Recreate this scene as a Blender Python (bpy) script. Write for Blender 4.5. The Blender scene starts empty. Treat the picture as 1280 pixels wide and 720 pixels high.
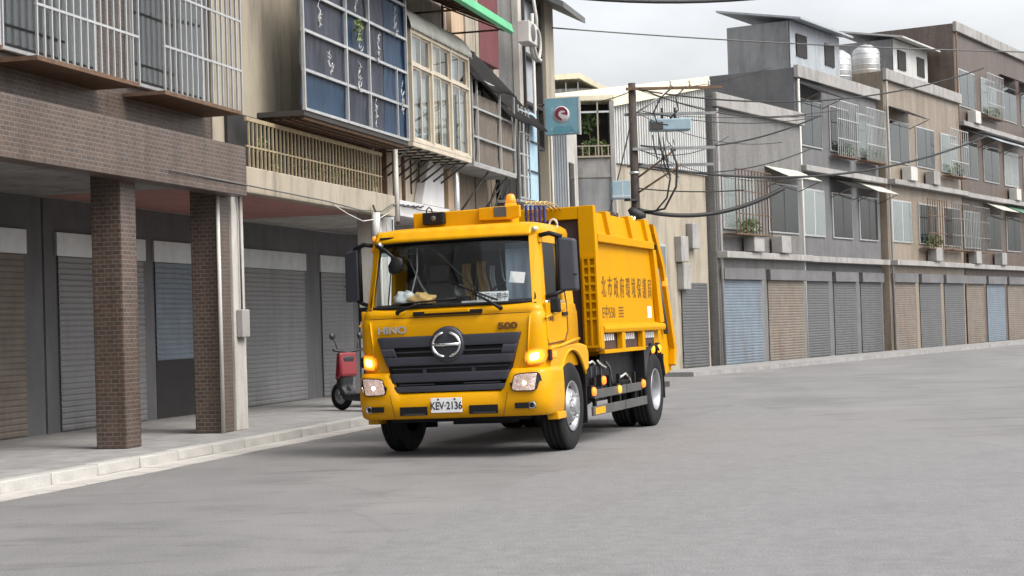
import bpy, math, random
from mathutils import Vector, Matrix
R = math.radians
random.seed(7)
SC = bpy.context.scene
COL = SC.collection

# ------------------------------------------------------------------ camera
cam = bpy.data.cameras.new('camera')
camo = bpy.data.objects.new('camera', cam)
COL.objects.link(camo)
cam.sensor_width = 36.0
cam.lens = 2142.0 / 1280.0 * 36.0
cam.clip_start = 0.1
cam.clip_end = 3000
camo.matrix_world = Matrix.Translation((0, 0, 1.5)) @ Matrix.Rotation(R(90 + 1.254), 4, 'X') @ Matrix.Rotation(R(-1.777), 4, 'Z')
SC.camera = camo

# ------------------------------------------------------------------ sky, sun, exposure
SUN_EL, SUN_AZ = R(50), R(122)          # azimuth measured from +Y towards +X
w = bpy.data.worlds.new('World')
SC.world = w
w.use_nodes = True
nt = w.node_tree
nt.nodes.clear()
sky = nt.nodes.new('ShaderNodeTexSky')
sky.sky_type = 'NISHITA'
sky.sun_disc = False
sky.sun_elevation = SUN_EL
sky.sun_rotation = SUN_AZ
sky.altitude = 0
sky.air_density = 1.0
sky.dust_density = 5.0
sky.ozone_density = 1.0
bg = nt.nodes.new('ShaderNodeBackground')
bg.inputs['Strength'].default_value = 0.15
out = nt.nodes.new('ShaderNodeOutputWorld')
# thin high cloud: the blue of the clear sky is washed towards white everywhere alike
hsv = nt.nodes.new('ShaderNodeHueSaturation')
hsv.inputs['Saturation'].default_value = 0.18
nt.links.new(sky.outputs[0], hsv.inputs['Color'])
tcw = nt.nodes.new('ShaderNodeTexCoord')
mpw = nt.nodes.new('ShaderNodeMapping')
mpw.inputs['Scale'].default_value = (1, 1, 2.2)
cn_ = nt.nodes.new('ShaderNodeTexNoise')
cn_.inputs['Scale'].default_value = 5.0
cn_.inputs['Detail'].default_value = 5
cn_.inputs['Roughness'].default_value = 0.55
crw = nt.nodes.new('ShaderNodeMapRange')
crw.inputs[1].default_value, crw.inputs[2].default_value = 0.35, 0.65
crw.inputs[3].default_value, crw.inputs[4].default_value = 0.88, 1.12
mxw = nt.nodes.new('ShaderNodeMix')
mxw.data_type = 'RGBA'
mxw.blend_type = 'MULTIPLY'
mxw.inputs[0].default_value = 1.0
nt.links.new(tcw.outputs['Generated'], mpw.inputs[0])
nt.links.new(mpw.outputs[0], cn_.inputs['Vector'])
nt.links.new(cn_.outputs[0], crw.inputs[0])
nt.links.new(hsv.outputs[0], mxw.inputs[6])
nt.links.new(crw.outputs[0], mxw.inputs[7])
nt.links.new(mxw.outputs[2], bg.inputs[0])
nt.links.new(bg.outputs[0], out.inputs[0])

sl = bpy.data.lights.new('sun', 'SUN')
sl.energy = 0.65
sl.angle = R(25)
sl.color = (1.0, 0.92, 0.80)
so = bpy.data.objects.new('sun', sl)
COL.objects.link(so)
sd = Vector((math.sin(SUN_AZ) * math.cos(SUN_EL), math.cos(SUN_AZ) * math.cos(SUN_EL), math.sin(SUN_EL)))
so.rotation_euler = sd.to_track_quat('Z', 'Y').to_euler()
so.location = sd * 60

SC.view_settings.view_transform = 'Standard'
SC.view_settings.look = 'None'
SC.view_settings.gamma = 1.0
SC.view_settings.use_curve_mapping = False
SC.view_settings.exposure = 0.95
SC.render.engine = 'CYCLES'
SC.cycles.max_bounces = 8
SC.cycles.transparent_max_bounces = 16
SC.cycles.caustics_reflective = False
SC.cycles.caustics_refractive = False

# ------------------------------------------------------------------ materials
MATS = {}
def mat(name, col, rough=0.6, metal=0.0, var=0.12, scale=3.0, stretch=(1, 1, 1), bump=0.0, bscale=60.0,
        coat=0.0, emit=None, estr=0.0, spec=0.5, grime=0.0, gcol=(0.05, 0.045, 0.04), gscale=1.2):
    """Principled with uneven colour, uneven gloss, fine relief and optional dirt."""
    if name in MATS:
        return MATS[name]
    m = bpy.data.materials.new(name)
    m.use_nodes = True
    t = m.node_tree
    N, L = t.nodes, t.links
    p = N['Principled BSDF']
    p.inputs['Roughness'].default_value = rough
    p.inputs['Metallic'].default_value = metal
    p.inputs['Specular IOR Level'].default_value = spec
    p.inputs['Coat Weight'].default_value = coat
    p.inputs['Coat Roughness'].default_value = 0.08
    tc = N.new('ShaderNodeTexCoord')
    mp = N.new('ShaderNodeMapping')
    mp.inputs['Scale'].default_value = stretch
    L.new(tc.outputs['Object'], mp.inputs[0])
    n1 = N.new('ShaderNodeTexNoise')
    n1.inputs['Scale'].default_value = scale
    n1.inputs['Detail'].default_value = 6
    n1.inputs['Roughness'].default_value = 0.65
    L.new(mp.outputs[0], n1.inputs['Vector'])
    mx = N.new('ShaderNodeMix')
    mx.data_type = 'RGBA'
    lo = [max(0, c * (1 - var)) for c in col]
    hi = [min(1, c * (1 + var)) for c in col]
    mr = N.new('ShaderNodeMapRange')
    mr.inputs[1].default_value = 0.3
    mr.inputs[2].default_value = 0.7
    L.new(n1.outputs[0], mr.inputs[0])
    L.new(mr.outputs[0], mx.inputs[0])
    mx.inputs[6].default_value = (*lo, 1)
    mx.inputs[7].default_value = (*hi, 1)
    last = mx.outputs[2]
    if grime > 0:
        n2 = N.new('ShaderNodeTexNoise')
        n2.inputs['Scale'].default_value = gscale
        n2.inputs['Detail'].default_value = 8
        n2.inputs['Roughness'].default_value = 0.7
        mp2 = N.new('ShaderNodeMapping')
        mp2.inputs['Scale'].default_value = (2.2, 2.2, 0.35)
        mp2.inputs['Location'].default_value = (3.1, 1.7, 0.4)
        L.new(tc.outputs['Object'], mp2.inputs[0])
        L.new(mp2.outputs[0], n2.inputs['Vector'])
        r2 = N.new('ShaderNodeMapRange')
        r2.inputs[1].default_value = 0.48
        r2.inputs[2].default_value = 0.78
        r2.inputs[3].default_value = 0
        r2.inputs[4].default_value = grime
        L.new(n2.outputs[0], r2.inputs[0])
        m2 = N.new('ShaderNodeMix')
        m2.data_type = 'RGBA'
        L.new(r2.outputs[0], m2.inputs[0])
        L.new(last, m2.inputs[6])
        m2.inputs[7].default_value = (*gcol, 1)
        last = m2.outputs[2]
    L.new(last, p.inputs['Base Color'])
    rr = N.new('ShaderNodeMapRange')
    rr.inputs[3].default_value = max(0.02, rough - 0.12)
    rr.inputs[4].default_value = min(1, rough + 0.12)
    L.new(n1.outputs[0], rr.inputs[0])
    L.new(rr.outputs[0], p.inputs['Roughness'])
    if bump > 0:
        n3 = N.new('ShaderNodeTexNoise')
        n3.inputs['Scale'].default_value = bscale
        n3.inputs['Detail'].default_value = 4
        L.new(mp.outputs[0], n3.inputs['Vector'])
        b = N.new('ShaderNodeBump')
        b.inputs['Strength'].default_value = bump
        b.inputs['Distance'].default_value = 0.02
        L.new(n3.outputs[0], b.inputs['Height'])
        L.new(b.outputs[0], p.inputs['Normal'])
    if emit:
        p.inputs['Emission Color'].default_value = (*emit, 1)
        p.inputs['Emission Strength'].default_value = estr
    MATS[name] = m
    return m

def glass(name, tint=(0.8, 0.85, 0.85), refl=1.0, rough=0.02):
    """Sheet glass: tinted see-through plus a Fresnel reflection."""
    if name in MATS:
        return MATS[name]
    m = bpy.data.materials.new(name)
    m.use_nodes = True
    t = m.node_tree
    t.nodes.clear()
    o = t.nodes.new('ShaderNodeOutputMaterial')
    mix = t.nodes.new('ShaderNodeMixShader')
    tr = t.nodes.new('ShaderNodeBsdfTransparent')
    tr.inputs[0].default_value = (*tint, 1)
    gl = t.nodes.new('ShaderNodeBsdfGlossy')
    gl.inputs['Roughness'].default_value = rough
    fr = t.nodes.new('ShaderNodeFresnel')
    ge = t.nodes.new('ShaderNodeNewGeometry')
    io = t.nodes.new('ShaderNodeMapRange')          # the same index from either side of the sheet
    io.inputs[3].default_value = 1.52
    io.inputs[4].default_value = 1 / 1.52
    t.links.new(ge.outputs['Backfacing'], io.inputs[0])
    t.links.new(io.outputs[0], fr.inputs['IOR'])
    mu = t.nodes.new('ShaderNodeMath')
    mu.operation = 'MULTIPLY'
    mu.inputs[1].default_value = refl
    t.links.new(fr.outputs[0], mu.inputs[0])
    t.links.new(mu.outputs[0], mix.inputs[0])
    t.links.new(tr.outputs[0], mix.inputs[1])
    t.links.new(gl.outputs[0], mix.inputs[2])
    t.links.new(mix.outputs[0], o.inputs[0])
    MATS[name] = m
    return m

def asphalt():
    m = bpy.data.materials.new('asphalt')
    m.use_nodes = True
    t = m.node_tree
    N, L = t.nodes, t.links
    p = N['Principled BSDF']
    tc = N.new('ShaderNodeTexCoord')
    def noise(scale, det, st=(1, 1, 1), rough=0.6):
        mp = N.new('ShaderNodeMapping')
        mp.inputs['Scale'].default_value = st
        mp.inputs['Rotation'].default_value = (0, 0, R(17))
        L.new(tc.outputs['Object'], mp.inputs[0])
        n = N.new('ShaderNodeTexNoise')
        n.inputs['Scale'].default_value = scale
        n.inputs['Detail'].default_value = det
        n.inputs['Roughness'].default_value = rough
        L.new(mp.outputs[0], n.inputs['Vector'])
        return n
    big = noise(0.45, 6, (1, 0.6, 1))
    cr = N.new('ShaderNodeValToRGB')
    cr.color_ramp.elements[0].position = 0.30
    cr.color_ramp.elements[0].color = (0.150, 0.148, 0.150, 1)
    cr.color_ramp.elements[1].position = 0.68
    cr.color_ramp.elements[1].color = (0.222, 0.217, 0.215, 1)
    L.new(big.outputs[0], cr.inputs[0])
    fine = noise(55, 5, (1, 1, 1), 0.75)
    r1 = N.new('ShaderNodeMapRange')
    r1.inputs[1].default_value, r1.inputs[2].default_value = 0.3, 0.7
    r1.inputs[3].default_value, r1.inputs[4].default_value = 0.62, 1.38
    L.new(fine.outputs[0], r1.inputs[0])
    m1 = N.new('ShaderNodeMix')
    m1.data_type = 'RGBA'
    m1.blend_type = 'MULTIPLY'
    m1.inputs[0].default_value = 1
    L.new(cr.outputs[0], m1.inputs[6])
    L.new(r1.outputs[0], m1.inputs[7])
    # dark oil and tyre stains, patchy
    st = noise(1.1, 8, (0.55, 1.6, 1), 0.7)
    r2 = N.new('ShaderNodeMapRange')
    r2.inputs[1].default_value, r2.inputs[2].default_value = 0.52, 0.74
    r2.inputs[3].default_value, r2.inputs[4].default_value = 0.0, 0.7
    L.new(st.outputs[0], r2.inputs[0])
    m2 = N.new('ShaderNodeMix')
    m2.data_type = 'RGBA'
    L.new(r2.outputs[0], m2.inputs[0])
    L.new(m1.outputs[2], m2.inputs[6])
    m2.inputs[7].default_value = (0.07, 0.068, 0.07, 1)
    # hairline cracks
    vo = N.new('ShaderNodeTexVoronoi')
    vo.feature = 'DISTANCE_TO_EDGE'
    vo.inputs['Scale'].default_value = 0.32
    wn = noise(1.3, 5)
    ad = N.new('ShaderNodeMix')
    ad.data_type = 'RGBA'
    ad.inputs[0].default_value = 0.16
    L.new(tc.outputs['Object'], ad.inputs[6])
    L.new(wn.outputs['Color'], ad.inputs[7])
    L.new(ad.outputs[2], vo.inputs['Vector'])
    r3 = N.new('ShaderNodeMapRange')
    r3.inputs[1].default_value, r3.inputs[2].default_value = 0.0, 0.009
    r3.inputs[3].default_value, r3.inputs[4].default_value = 0.12, 0.0
    L.new(vo.outputs['Distance'], r3.inputs[0])
    m3 = N.new('ShaderNodeMix')
    m3.data_type = 'RGBA'
    L.new(r3.outputs[0], m3.inputs[0])
    L.new(m2.outputs[2], m3.inputs[6])
    m3.inputs[7].default_value = (0.05, 0.05, 0.05, 1)
    L.new(m3.outputs[2], p.inputs['Base Color'])
    p.inputs['Roughness'].default_value = 0.72
    p.inputs['Specular IOR Level'].default_value = 0.5
    b = N.new('ShaderNodeBump')
    b.inputs['Strength'].default_value = 0.5
    b.inputs['Distance'].default_value = 0.012
    L.new(fine.outputs[0], b.inputs['Height'])
    L.new(b.outputs[0], p.inputs['Normal'])
    return m

# ------------------------------------------------------------------ mesh helpers
class MB:
    def __init__(self):
        self.v, self.f, self.sm = [], [], []
    def add(self, vs, fs, smooth=False):
        o = len(self.v)
        self.v += [tuple(p) for p in vs]
        self.f += [tuple(i + o for i in q) for q in fs]
        self.sm += [smooth] * len(fs)
        return self
    def box(self, x0, x1, y0, y1, z0, z1):
        x0, x1 = min(x0, x1), max(x0, x1); y0, y1 = min(y0, y1), max(y0, y1); z0, z1 = min(z0, z1), max(z0, z1)
        v = [(x, y, z) for z in (z0, z1) for y in (y0, y1) for x in (x0, x1)]
        return self.add(v, [(0, 2, 3, 1), (4, 5, 7, 6), (0, 1, 5, 4), (2, 6, 7, 3), (0, 4, 6, 2), (1, 3, 7, 5)])
    def hull8(self, b, t):
        """bottom quad b and top quad t, both counter-clockwise seen from above"""
        return self.add(list(b) + list(t), [(3, 2, 1, 0), (4, 5, 6, 7), (0, 1, 5, 4), (1, 2, 6, 5), (2, 3, 7, 6), (3, 0, 4, 7)])
    def prism(self, poly, axis, a, b):
        n = len(poly)
        def P(p, k):
            return {'x': (k, p[0], p[1]), 'y': (p[0], k, p[1]), 'z': (p[0], p[1], k)}[axis]
        v = [P(p, a) for p in poly] + [P(p, b) for p in poly]
        ar = sum(poly[i][0] * poly[(i + 1) % n][1] - poly[(i + 1) % n][0] * poly[i][1] for i in range(n))
        flip = (ar > 0) ^ (axis == 'y') ^ (b < a)
        fs = [tuple(range(n)), tuple(range(2 * n - 1, n - 1, -1))] + [((i + 1) % n, i, n + i, n + (i + 1) % n) for i in range(n)]
        if flip:
            fs = [tuple(reversed(q)) for q in fs]
        return self.add(v, fs)
    def tube(self, pts, r, n=6, cap=True, smooth=True):
        pts = [Vector(p) for p in pts]
        m = len(pts)
        rs = r if isinstance(r, (list, tuple)) else [r] * m
        v, f = [], []
        up = None
        for i, p in enumerate(pts):
            d = (pts[min(i + 1, m - 1)] - pts[max(i - 1, 0)]).normalized()
            if up is None:
                up = Vector((0, 0, 1)) if abs(d.z) < 0.9 else Vector((1, 0, 0))
            a = d.cross(up).normalized()
            up = a.cross(d).normalized()
            for k in range(n):
                an = 2 * math.pi * (k + .5) / n
                v.append(p + (a * math.cos(an) + up * math.sin(an)) * rs[i])
        for i in range(m - 1):
            for k in range(n):
                f.append((i * n + k, i * n + (k + 1) % n, (i + 1) * n + (k + 1) % n, (i + 1) * n + k))
        if cap:
            f.append(tuple(range(n - 1, -1, -1)))
            f.append(tuple((m - 1) * n + k for k in range(n)))
        return self.add(v, f, smooth)
    def lathe(self, prof, c=(0, 0, 0), axis='x', n=32, a0=0, a1=2 * math.pi, smooth=True):
        """prof: (radius, height along the axis)"""
        full = abs(a1 - a0 - 2 * math.pi) < 1e-6
        cnt = n if full else n + 1
        v, f = [], []
        for r, h in prof:
            for k in range(cnt):
                an = a0 + (a1 - a0) * k / n
                q = (r * math.cos(an), r * math.sin(an))
                if axis == 'x': p = (h, q[0], q[1])
                elif axis == 'y': p = (q[1], h, q[0])
                else: p = (q[0], q[1], h)
                v.append((p[0] + c[0], p[1] + c[1], p[2] + c[2]))
        for i in range(len(prof) - 1):
            for k in range(n):
                k2 = (k + 1) % cnt
                f.append((i * cnt + k, i * cnt + k2, (i + 1) * cnt + k2, (i + 1) * cnt + k))
        return self.add(v, f, smooth)
    def grid(self, fn, us, vs, smooth=True):
        v = [fn(a, b) for b in vs for a in us]
        n = len(us)
        f = [(j * n + i, j * n + i + 1, (j + 1) * n + i + 1, (j + 1) * n + i) for j in range(len(vs) - 1) for i in range(n - 1)]
        return self.add(v, f, smooth)
    def quad(self, a, b, c, d):
        return self.add([a, b, c, d], [(0, 1, 2, 3)])
    def xf(self, fn):
        self.v = [tuple(fn(p)) for p in self.v]
        return self
    def mesh(self, name):
        me = bpy.data.meshes.new(name)
        me.from_pydata(self.v, [], self.f)
        me.polygons.foreach_set('use_smooth', self.sm)
        me.update()
        return me
    def build(self, name, m, parent=None, bevel=0.0, solid=0.0, seg=2):
        o = bpy.data.objects.new(name, self.mesh(name))
        COL.objects.link(o)
        o.data.materials.append(m)
        if parent is not None:
            o.parent = parent
        if solid:
            s = o.modifiers.new('solid', 'SOLIDIFY')
            s.thickness = solid
            s.offset = 0
        if bevel:
            b = o.modifiers.new('bevel', 'BEVEL')
            b.width = bevel
            b.segments = seg
            b.limit_method = 'ANGLE'
            b.angle_limit = R(35)
            b.harden_normals = False
        return o

def lin(a, b, n):
    return [a + (b - a) * i / (n - 1) for i in range(n)]
def tag(o, label=None, cat=None, group=None, kind=None):
    if label: o['label'] = label
    if cat: o['category'] = cat
    if group: o['group'] = group
    if kind: o['kind'] = kind
    return o
def empty(name, loc=(0, 0, 0), rz=0.0, label=None, cat=None, group=None):
    o = bpy.data.objects.new(name, None)
    o.empty_display_size = 0.2
    COL.objects.link(o)
    o.location = loc
    o.rotation_euler = (0, 0, rz)
    return tag(o, label, cat, group)
def copy_obj(o, parent=None, loc=None, name=None):
    c = o.copy()
    COL.objects.link(c)
    c.parent = parent
    if loc is not None: c.location = loc
    return c
def text_mb(body, size, extrude=0.002, sx=1.0, bold=0.0):
    """lettering as geometry, lying in x-z, centred, facing -y"""
    c = bpy.data.curves.new('lettering', 'FONT')
    c.body = body
    c.size = size
    c.align_x = 'CENTER'
    c.align_y = 'CENTER'
    c.extrude = extrude
    c.offset = bold
    o = bpy.data.objects.new('lettering', c)
    COL.objects.link(o)
    dg = bpy.context.evaluated_depsgraph_get()
    me = o.evaluated_get(dg).to_mesh()
    mb = MB()
    mb.add([(p.co.x * sx, -p.co.z, p.co.y) for p in me.vertices], [tuple(q.vertices) for q in me.polygons])
    o.evaluated_get(dg).to_mesh_clear()
    bpy.data.objects.remove(o)
    bpy.data.curves.remove(c)
    return mb

# frames of the two rows of houses: x along the facade away from the camera, y into the house, z up
FO, FD, FN = Vector((-9.777, 2.596, 0)), Vector((0.25662, 0.96651, 0)), Vector((0.96651, -0.25662, 0))
FROT = math.atan2(FD.y, FD.x)
def facw(s, t=0, z=0):                     # s along the left row, t out into the street
    return FO + FD * s + FN * t + Vector((0, 0, z))
GO, GD = Vector((2.85, 46.5, 0)), Vector((0.515, 0.857, 0)).normalized()
GROT = math.atan2(GD.y, GD.x)
GN = Vector((GD.y, -GD.x, 0))
def rgw(s, t=0, z=0):
    return GO + GD * s + GN * t + Vector((0, 0, z))

# ------------------------------------------------------------------ palette
M_road = asphalt()
M_conc = mat('concrete', (0.30, 0.29, 0.28), 0.85, var=0.18, scale=1.4, bump=0.25, bscale=30, grime=0.75)
M_conc_l = mat('pale concrete', (0.46, 0.44, 0.41), 0.85, var=0.14, scale=1.2, bump=0.2, bscale=30, grime=0.75)
M_cream = mat('cream render', (0.34, 0.30, 0.235), 0.8, var=0.10, scale=1.5, bump=0.12, bscale=25, grime=0.75)
M_white = mat('white render', (0.56, 0.56, 0.56), 0.75, var=0.06, scale=1.5, bump=0.08, bscale=25, grime=0.25, gcol=(0.2, 0.19, 0.17))
M_beige = mat('beige panel', (0.42, 0.36, 0.29), 0.7, var=0.10, scale=1.5, stretch=(3, 3, .5), bump=0.08, grime=0.75)
M_grey = mat('grey render', (0.24, 0.245, 0.25), 0.85, var=0.16, scale=1.2, bump=0.2, bscale=30, grime=0.75)
M_dkgrey = mat('dark grey render', (0.13, 0.13, 0.135), 0.85, var=0.2, scale=1.2, bump=0.2, bscale=30, grime=0.5)
M_tile = mat('grey wall tile', (0.20, 0.19, 0.19), 0.45, var=0.22, scale=6, stretch=(1, 1, 6), bump=0.3, bscale=18, grime=0.4)
def mosaic(name, c1, c2, mortar, w=0.11, h=0.055, rough=0.4):
    m = bpy.data.materials.new(name)
    m.use_nodes = True
    t = m.node_tree
    N, L = t.nodes, t.links
    p = N['Principled BSDF']
    tc = N.new('ShaderNodeTexCoord')
    # wall coordinate: x + y along the wall, z up
    sx = N.new('ShaderNodeSeparateXYZ')
    L.new(tc.outputs['Object'], sx.inputs[0])
    ad = N.new('ShaderNodeMath')
    L.new(sx.outputs[0], ad.inputs[0])
    L.new(sx.outputs[1], ad.inputs[1])
    cx = N.new('ShaderNodeCombineXYZ')
    L.new(ad.outputs[0], cx.inputs[0])
    L.new(sx.outputs[2], cx.inputs[1])
    br = N.new('ShaderNodeTexBrick')
    br.inputs['Scale'].default_value = 1.0
    br.inputs['Brick Width'].default_value = w
    br.inputs['Row Height'].default_value = h
    br.inputs['Mortar Size'].default_value = 0.005
    br.inputs['Color1'].default_value = (*c1, 1)
    br.inputs['Color2'].default_value = (*c2, 1)
    br.inputs['Mortar'].default_value = (*mortar, 1)
    L.new(cx.outputs[0], br.inputs['Vector'])
    n2 = N.new('ShaderNodeTexNoise')
    n2.inputs['Scale'].default_value = 1.1
    n2.inputs['Detail'].default_value = 8
    n2.inputs['Roughness'].default_value = 0.7
    mp = N.new('ShaderNodeMapping')
    mp.inputs['Scale'].default_value = (2.5, 2.5, .3)
    L.new(tc.outputs['Object'], mp.inputs[0])
    L.new(mp.outputs[0], n2.inputs['Vector'])
    r2 = N.new('ShaderNodeMapRange')
    r2.inputs[1].default_value, r2.inputs[2].default_value = .42, .72
    r2.inputs[4].default_value = .7
    L.new(n2.outputs[0], r2.inputs[0])
    mx = N.new('ShaderNodeMix')
    mx.data_type = 'RGBA'
    L.new(r2.outputs[0], mx.inputs[0])
    L.new(br.outputs['Color'], mx.inputs[6])
    mx.inputs[7].default_value = (c1[0] * .35, c1[1] * .33, c1[2] * .3, 1)
    L.new(mx.outputs[2], p.inputs['Base Color'])
    p.inputs['Roughness'].default_value = rough
    b = N.new('ShaderNodeBump')
    b.inputs['Strength'].default_value = .5
    b.inputs['Distance'].default_value = .004
    b.invert = True
    L.new(br.outputs['Fac'], b.inputs['Height'])
    L.new(b.outputs[0], p.inputs['Normal'])
    return m
M_mos_b = mosaic('brown mosaic tile', (0.115, 0.075, 0.055), (0.075, 0.052, 0.042), (0.16, 0.15, 0.14))
M_mos_g = mosaic('grey mosaic tile', (0.17, 0.165, 0.16), (0.125, 0.125, 0.125), (0.24, 0.23, 0.22))
M_mos_c = mosaic('tan mosaic tile', (0.28, 0.22, 0.16), (0.22, 0.175, 0.13), (0.30, 0.28, 0.25))
M_pink = mat('pink painted ceiling', (0.42, 0.20, 0.18), 0.8, var=0.12, grime=0.4)
M_alu = mat('aluminium', (0.62, 0.63, 0.63), 0.42, metal=0.75, var=0.10, scale=5, grime=0.25)
M_alu_cream = mat('cream window frame', (0.52, 0.46, 0.365), 0.5, var=0.08, scale=4, grime=0.4)
M_steel_dk = mat('dark steel', (0.05, 0.047, 0.045), 0.6, metal=0.3, var=0.2, grime=0.3, gcol=(0.12, 0.06, 0.03))
M_rust = mat('rusty steel', (0.14, 0.085, 0.055), 0.8, metal=0.2, var=0.35, scale=9, bump=0.2, grime=0.4)
M_gold = mat('weathered brass bar', (0.42, 0.34, 0.22), 0.55, metal=0.4, var=0.25, scale=8)
M_blue_net = mat('dark blue sheet', (0.026, 0.030, 0.046), 0.5, var=0.7, scale=2.5, stretch=(4, 4, .6), grime=0.35, gcol=(0.10, 0.11, 0.13))
M_blue_net2 = mat('blue sheet', (0.010, 0.032, 0.070), 0.5, var=0.35, scale=2.5, stretch=(4, 4, .6), grime=0.3, gcol=(0.10, 0.11, 0.13))
M_dark = mat('dark interior', (0.025, 0.024, 0.024), 0.9, var=0.3)
M_dark2 = mat('near black wall', (0.045, 0.043, 0.042), 0.9, var=0.3, grime=0.3)  # near black colour for the wall at the back of the balcony recess
M_brown = mat('brown weathered board', (0.17, 0.135, 0.10), 0.85, var=0.35, scale=2.5, stretch=(7, 7, .6), bump=0.3, bscale=12, grime=0.5)
M_tan = mat('tan board', (0.46, 0.34, 0.23), 0.8, var=0.15, scale=2, stretch=(5, 5, .5), grime=0.3)
M_poly = mat('cloudy polycarbonate', (0.50, 0.50, 0.44), 0.6, var=0.18, scale=3, grime=0.45, gcol=(0.12, 0.12, 0.09))
M_green = mat('green awning edge', (0.10, 0.42, 0.20), 0.55, var=0.12, scale=3, grime=0.2)
M_awn_dk = mat('sooty awning sheet', (0.020, 0.019, 0.019), 0.85, spec=0.1, var=0.25, grime=0.3, gcol=(0.05, 0.05, 0.045))
M_mesh = mat('brown netting', (0.135, 0.112, 0.09), 0.85, var=0.4, scale=5, stretch=(5, 5, .8), bump=0.35, bscale=40, grime=0.5)
M_pipe = mat('white plastic pipe', (0.52, 0.51, 0.48), 0.45, var=0.08, grime=0.3, gcol=(0.25, 0.22, 0.18))
M_cable = mat('black cable', (0.018, 0.018, 0.019), 0.6, var=0.2)
M_cable_g = mat('grey cable', (0.10, 0.10, 0.10), 0.6, var=0.2)
M_ltblue = mat('pale blue sheet', (0.36, 0.52, 0.62), 0.5, var=0.10, scale=2, stretch=(4, 4, .5), grime=0.3)
M_corr = mat('pale corrugated sheet', (0.47, 0.48, 0.475), 0.55, var=0.08, scale=1.5, grime=0.45, gcol=(0.25, 0.21, 0.16))
M_corr_g = mat('grey corrugated sheet', (0.34, 0.37, 0.40), 0.55, var=0.10, scale=1.5, grime=0.4)
M_roofc = mat('cream roof sheet', (0.74, 0.68, 0.50), 0.6, var=0.08, scale=1.5, grime=0.2)
M_sign = mat('teal sign face', (0.17, 0.33, 0.40), 0.4, var=0.08, scale=3, grime=0.3)
M_mauve = mat('mauve panel', (0.13, 0.035, 0.04), 0.7, var=0.2)
M_sign2 = mat('deep teal paint', (0.10, 0.26, 0.32), 0.4, var=0.15, scale=4)
M_signw2 = mat('faded sign paint', (0.50, 0.47, 0.48), 0.5, var=0.08)
M_red = mat('maroon paint', (0.16, 0.022, 0.045), 0.45, var=0.1)
M_signw = mat('white sign paint', (0.75, 0.75, 0.74), 0.5, var=0.05)
M_leaf = mat('leaf', (0.075, 0.13, 0.035), 0.55, var=0.5, scale=14)
M_leaf2 = mat('pale leaf', (0.15, 0.20, 0.07), 0.55, var=0.4, scale=14)
M_box = mat('blue grey box', (0.24, 0.33, 0.38), 0.45, metal=0.2, var=0.1, grime=0.25)
M_pole = mat('creosoted pole', (0.055, 0.042, 0.036), 0.85, var=0.3, scale=4, stretch=(6, 6, .5), bump=0.3, bscale=20)
M_shut = mat('grey roller shutter', (0.24, 0.24, 0.245), 0.5, metal=0.3, var=0.08, grime=0.4)
M_shut_b = mat('blue grey roller shutter', (0.16, 0.20, 0.24), 0.5, metal=0.2, var=0.15, grime=0.6, gcol=(0.12, 0.07, 0.04))
M_shut_r = mat('rust stained roller shutter', (0.18, 0.155, 0.13), 0.6, metal=0.2, var=0.2, grime=0.7, gcol=(0.13, 0.06, 0.03))
M_shut_d = mat('dull roller shutter', (0.12, 0.122, 0.125), 0.55, metal=0.3, var=0.12, grime=0.4)
M_glass = glass('window glass', (0.86, 0.89, 0.89), 1.3)
M_curtain = mat('grey curtain', (0.55, 0.55, 0.54), 0.9, var=0.15, scale=3, stretch=(12, 12, .3))
M_curt_c = mat('cream curtain', (0.70, 0.60, 0.45), 0.9, var=0.10, scale=3, stretch=(12, 12, .3))
M_pave = mat('pavement slab', (0.27, 0.265, 0.26), 0.85, var=0.2, scale=3, bump=0.25, bscale=30, grime=0.4)
M_kerb = mat('kerb stone', (0.40, 0.39, 0.37), 0.85, var=0.15, scale=4, bump=0.2, bscale=30, grime=0.4)

# ------------------------------------------------------------------ ground
tag(MB().quad((-300, -60, 0), (300, -60, 0), (300, 900, 0), (-300, 900, 0)).build('road', M_road), kind='structure')
# a resurfaced strip with its own edge, laid a few millimetres proud; beside the truck it stands in for reflected light
M_patch = mat('asphalt repair and reflected light', (0.196, 0.193, 0.196), 0.74, var=0.16, scale=7, bump=0.5, bscale=60, grime=0.35, gcol=(0.095, 0.095, 0.095), gscale=.6)
pa = MB()
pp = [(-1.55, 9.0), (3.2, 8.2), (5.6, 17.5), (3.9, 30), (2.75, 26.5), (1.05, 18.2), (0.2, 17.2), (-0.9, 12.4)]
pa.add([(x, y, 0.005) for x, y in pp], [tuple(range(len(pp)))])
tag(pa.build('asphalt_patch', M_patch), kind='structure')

pv = empty('pavement', FO, FROT)
tag(pv, kind='structure')
MB().box(0, 43, -0.75, 4.0, 0, 0.12).build('slab', M_pave, pv)
ks = MB().box(0, 0.96, -0.93, -0.755, 0, 0.135).build('kerb_stone', M_kerb, pv, bevel=0.015)
ks.location = (10, 0, 0)
for i in range(1, 33):
    copy_obj(ks, pv, (10 + i * 0.98, random.uniform(-.006, .006), random.uniform(-.006, .004)))
gt = MB().box(0, 0.96, -1.34, -0.935, 0, 0.008).build('gutter_slab', M_conc_l, pv)
gt.location = (10, 0, 0)
for i in range(1, 33):
    copy_obj(gt, pv, (10 + i * 0.98, 0, random.uniform(0, .004)))

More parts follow.
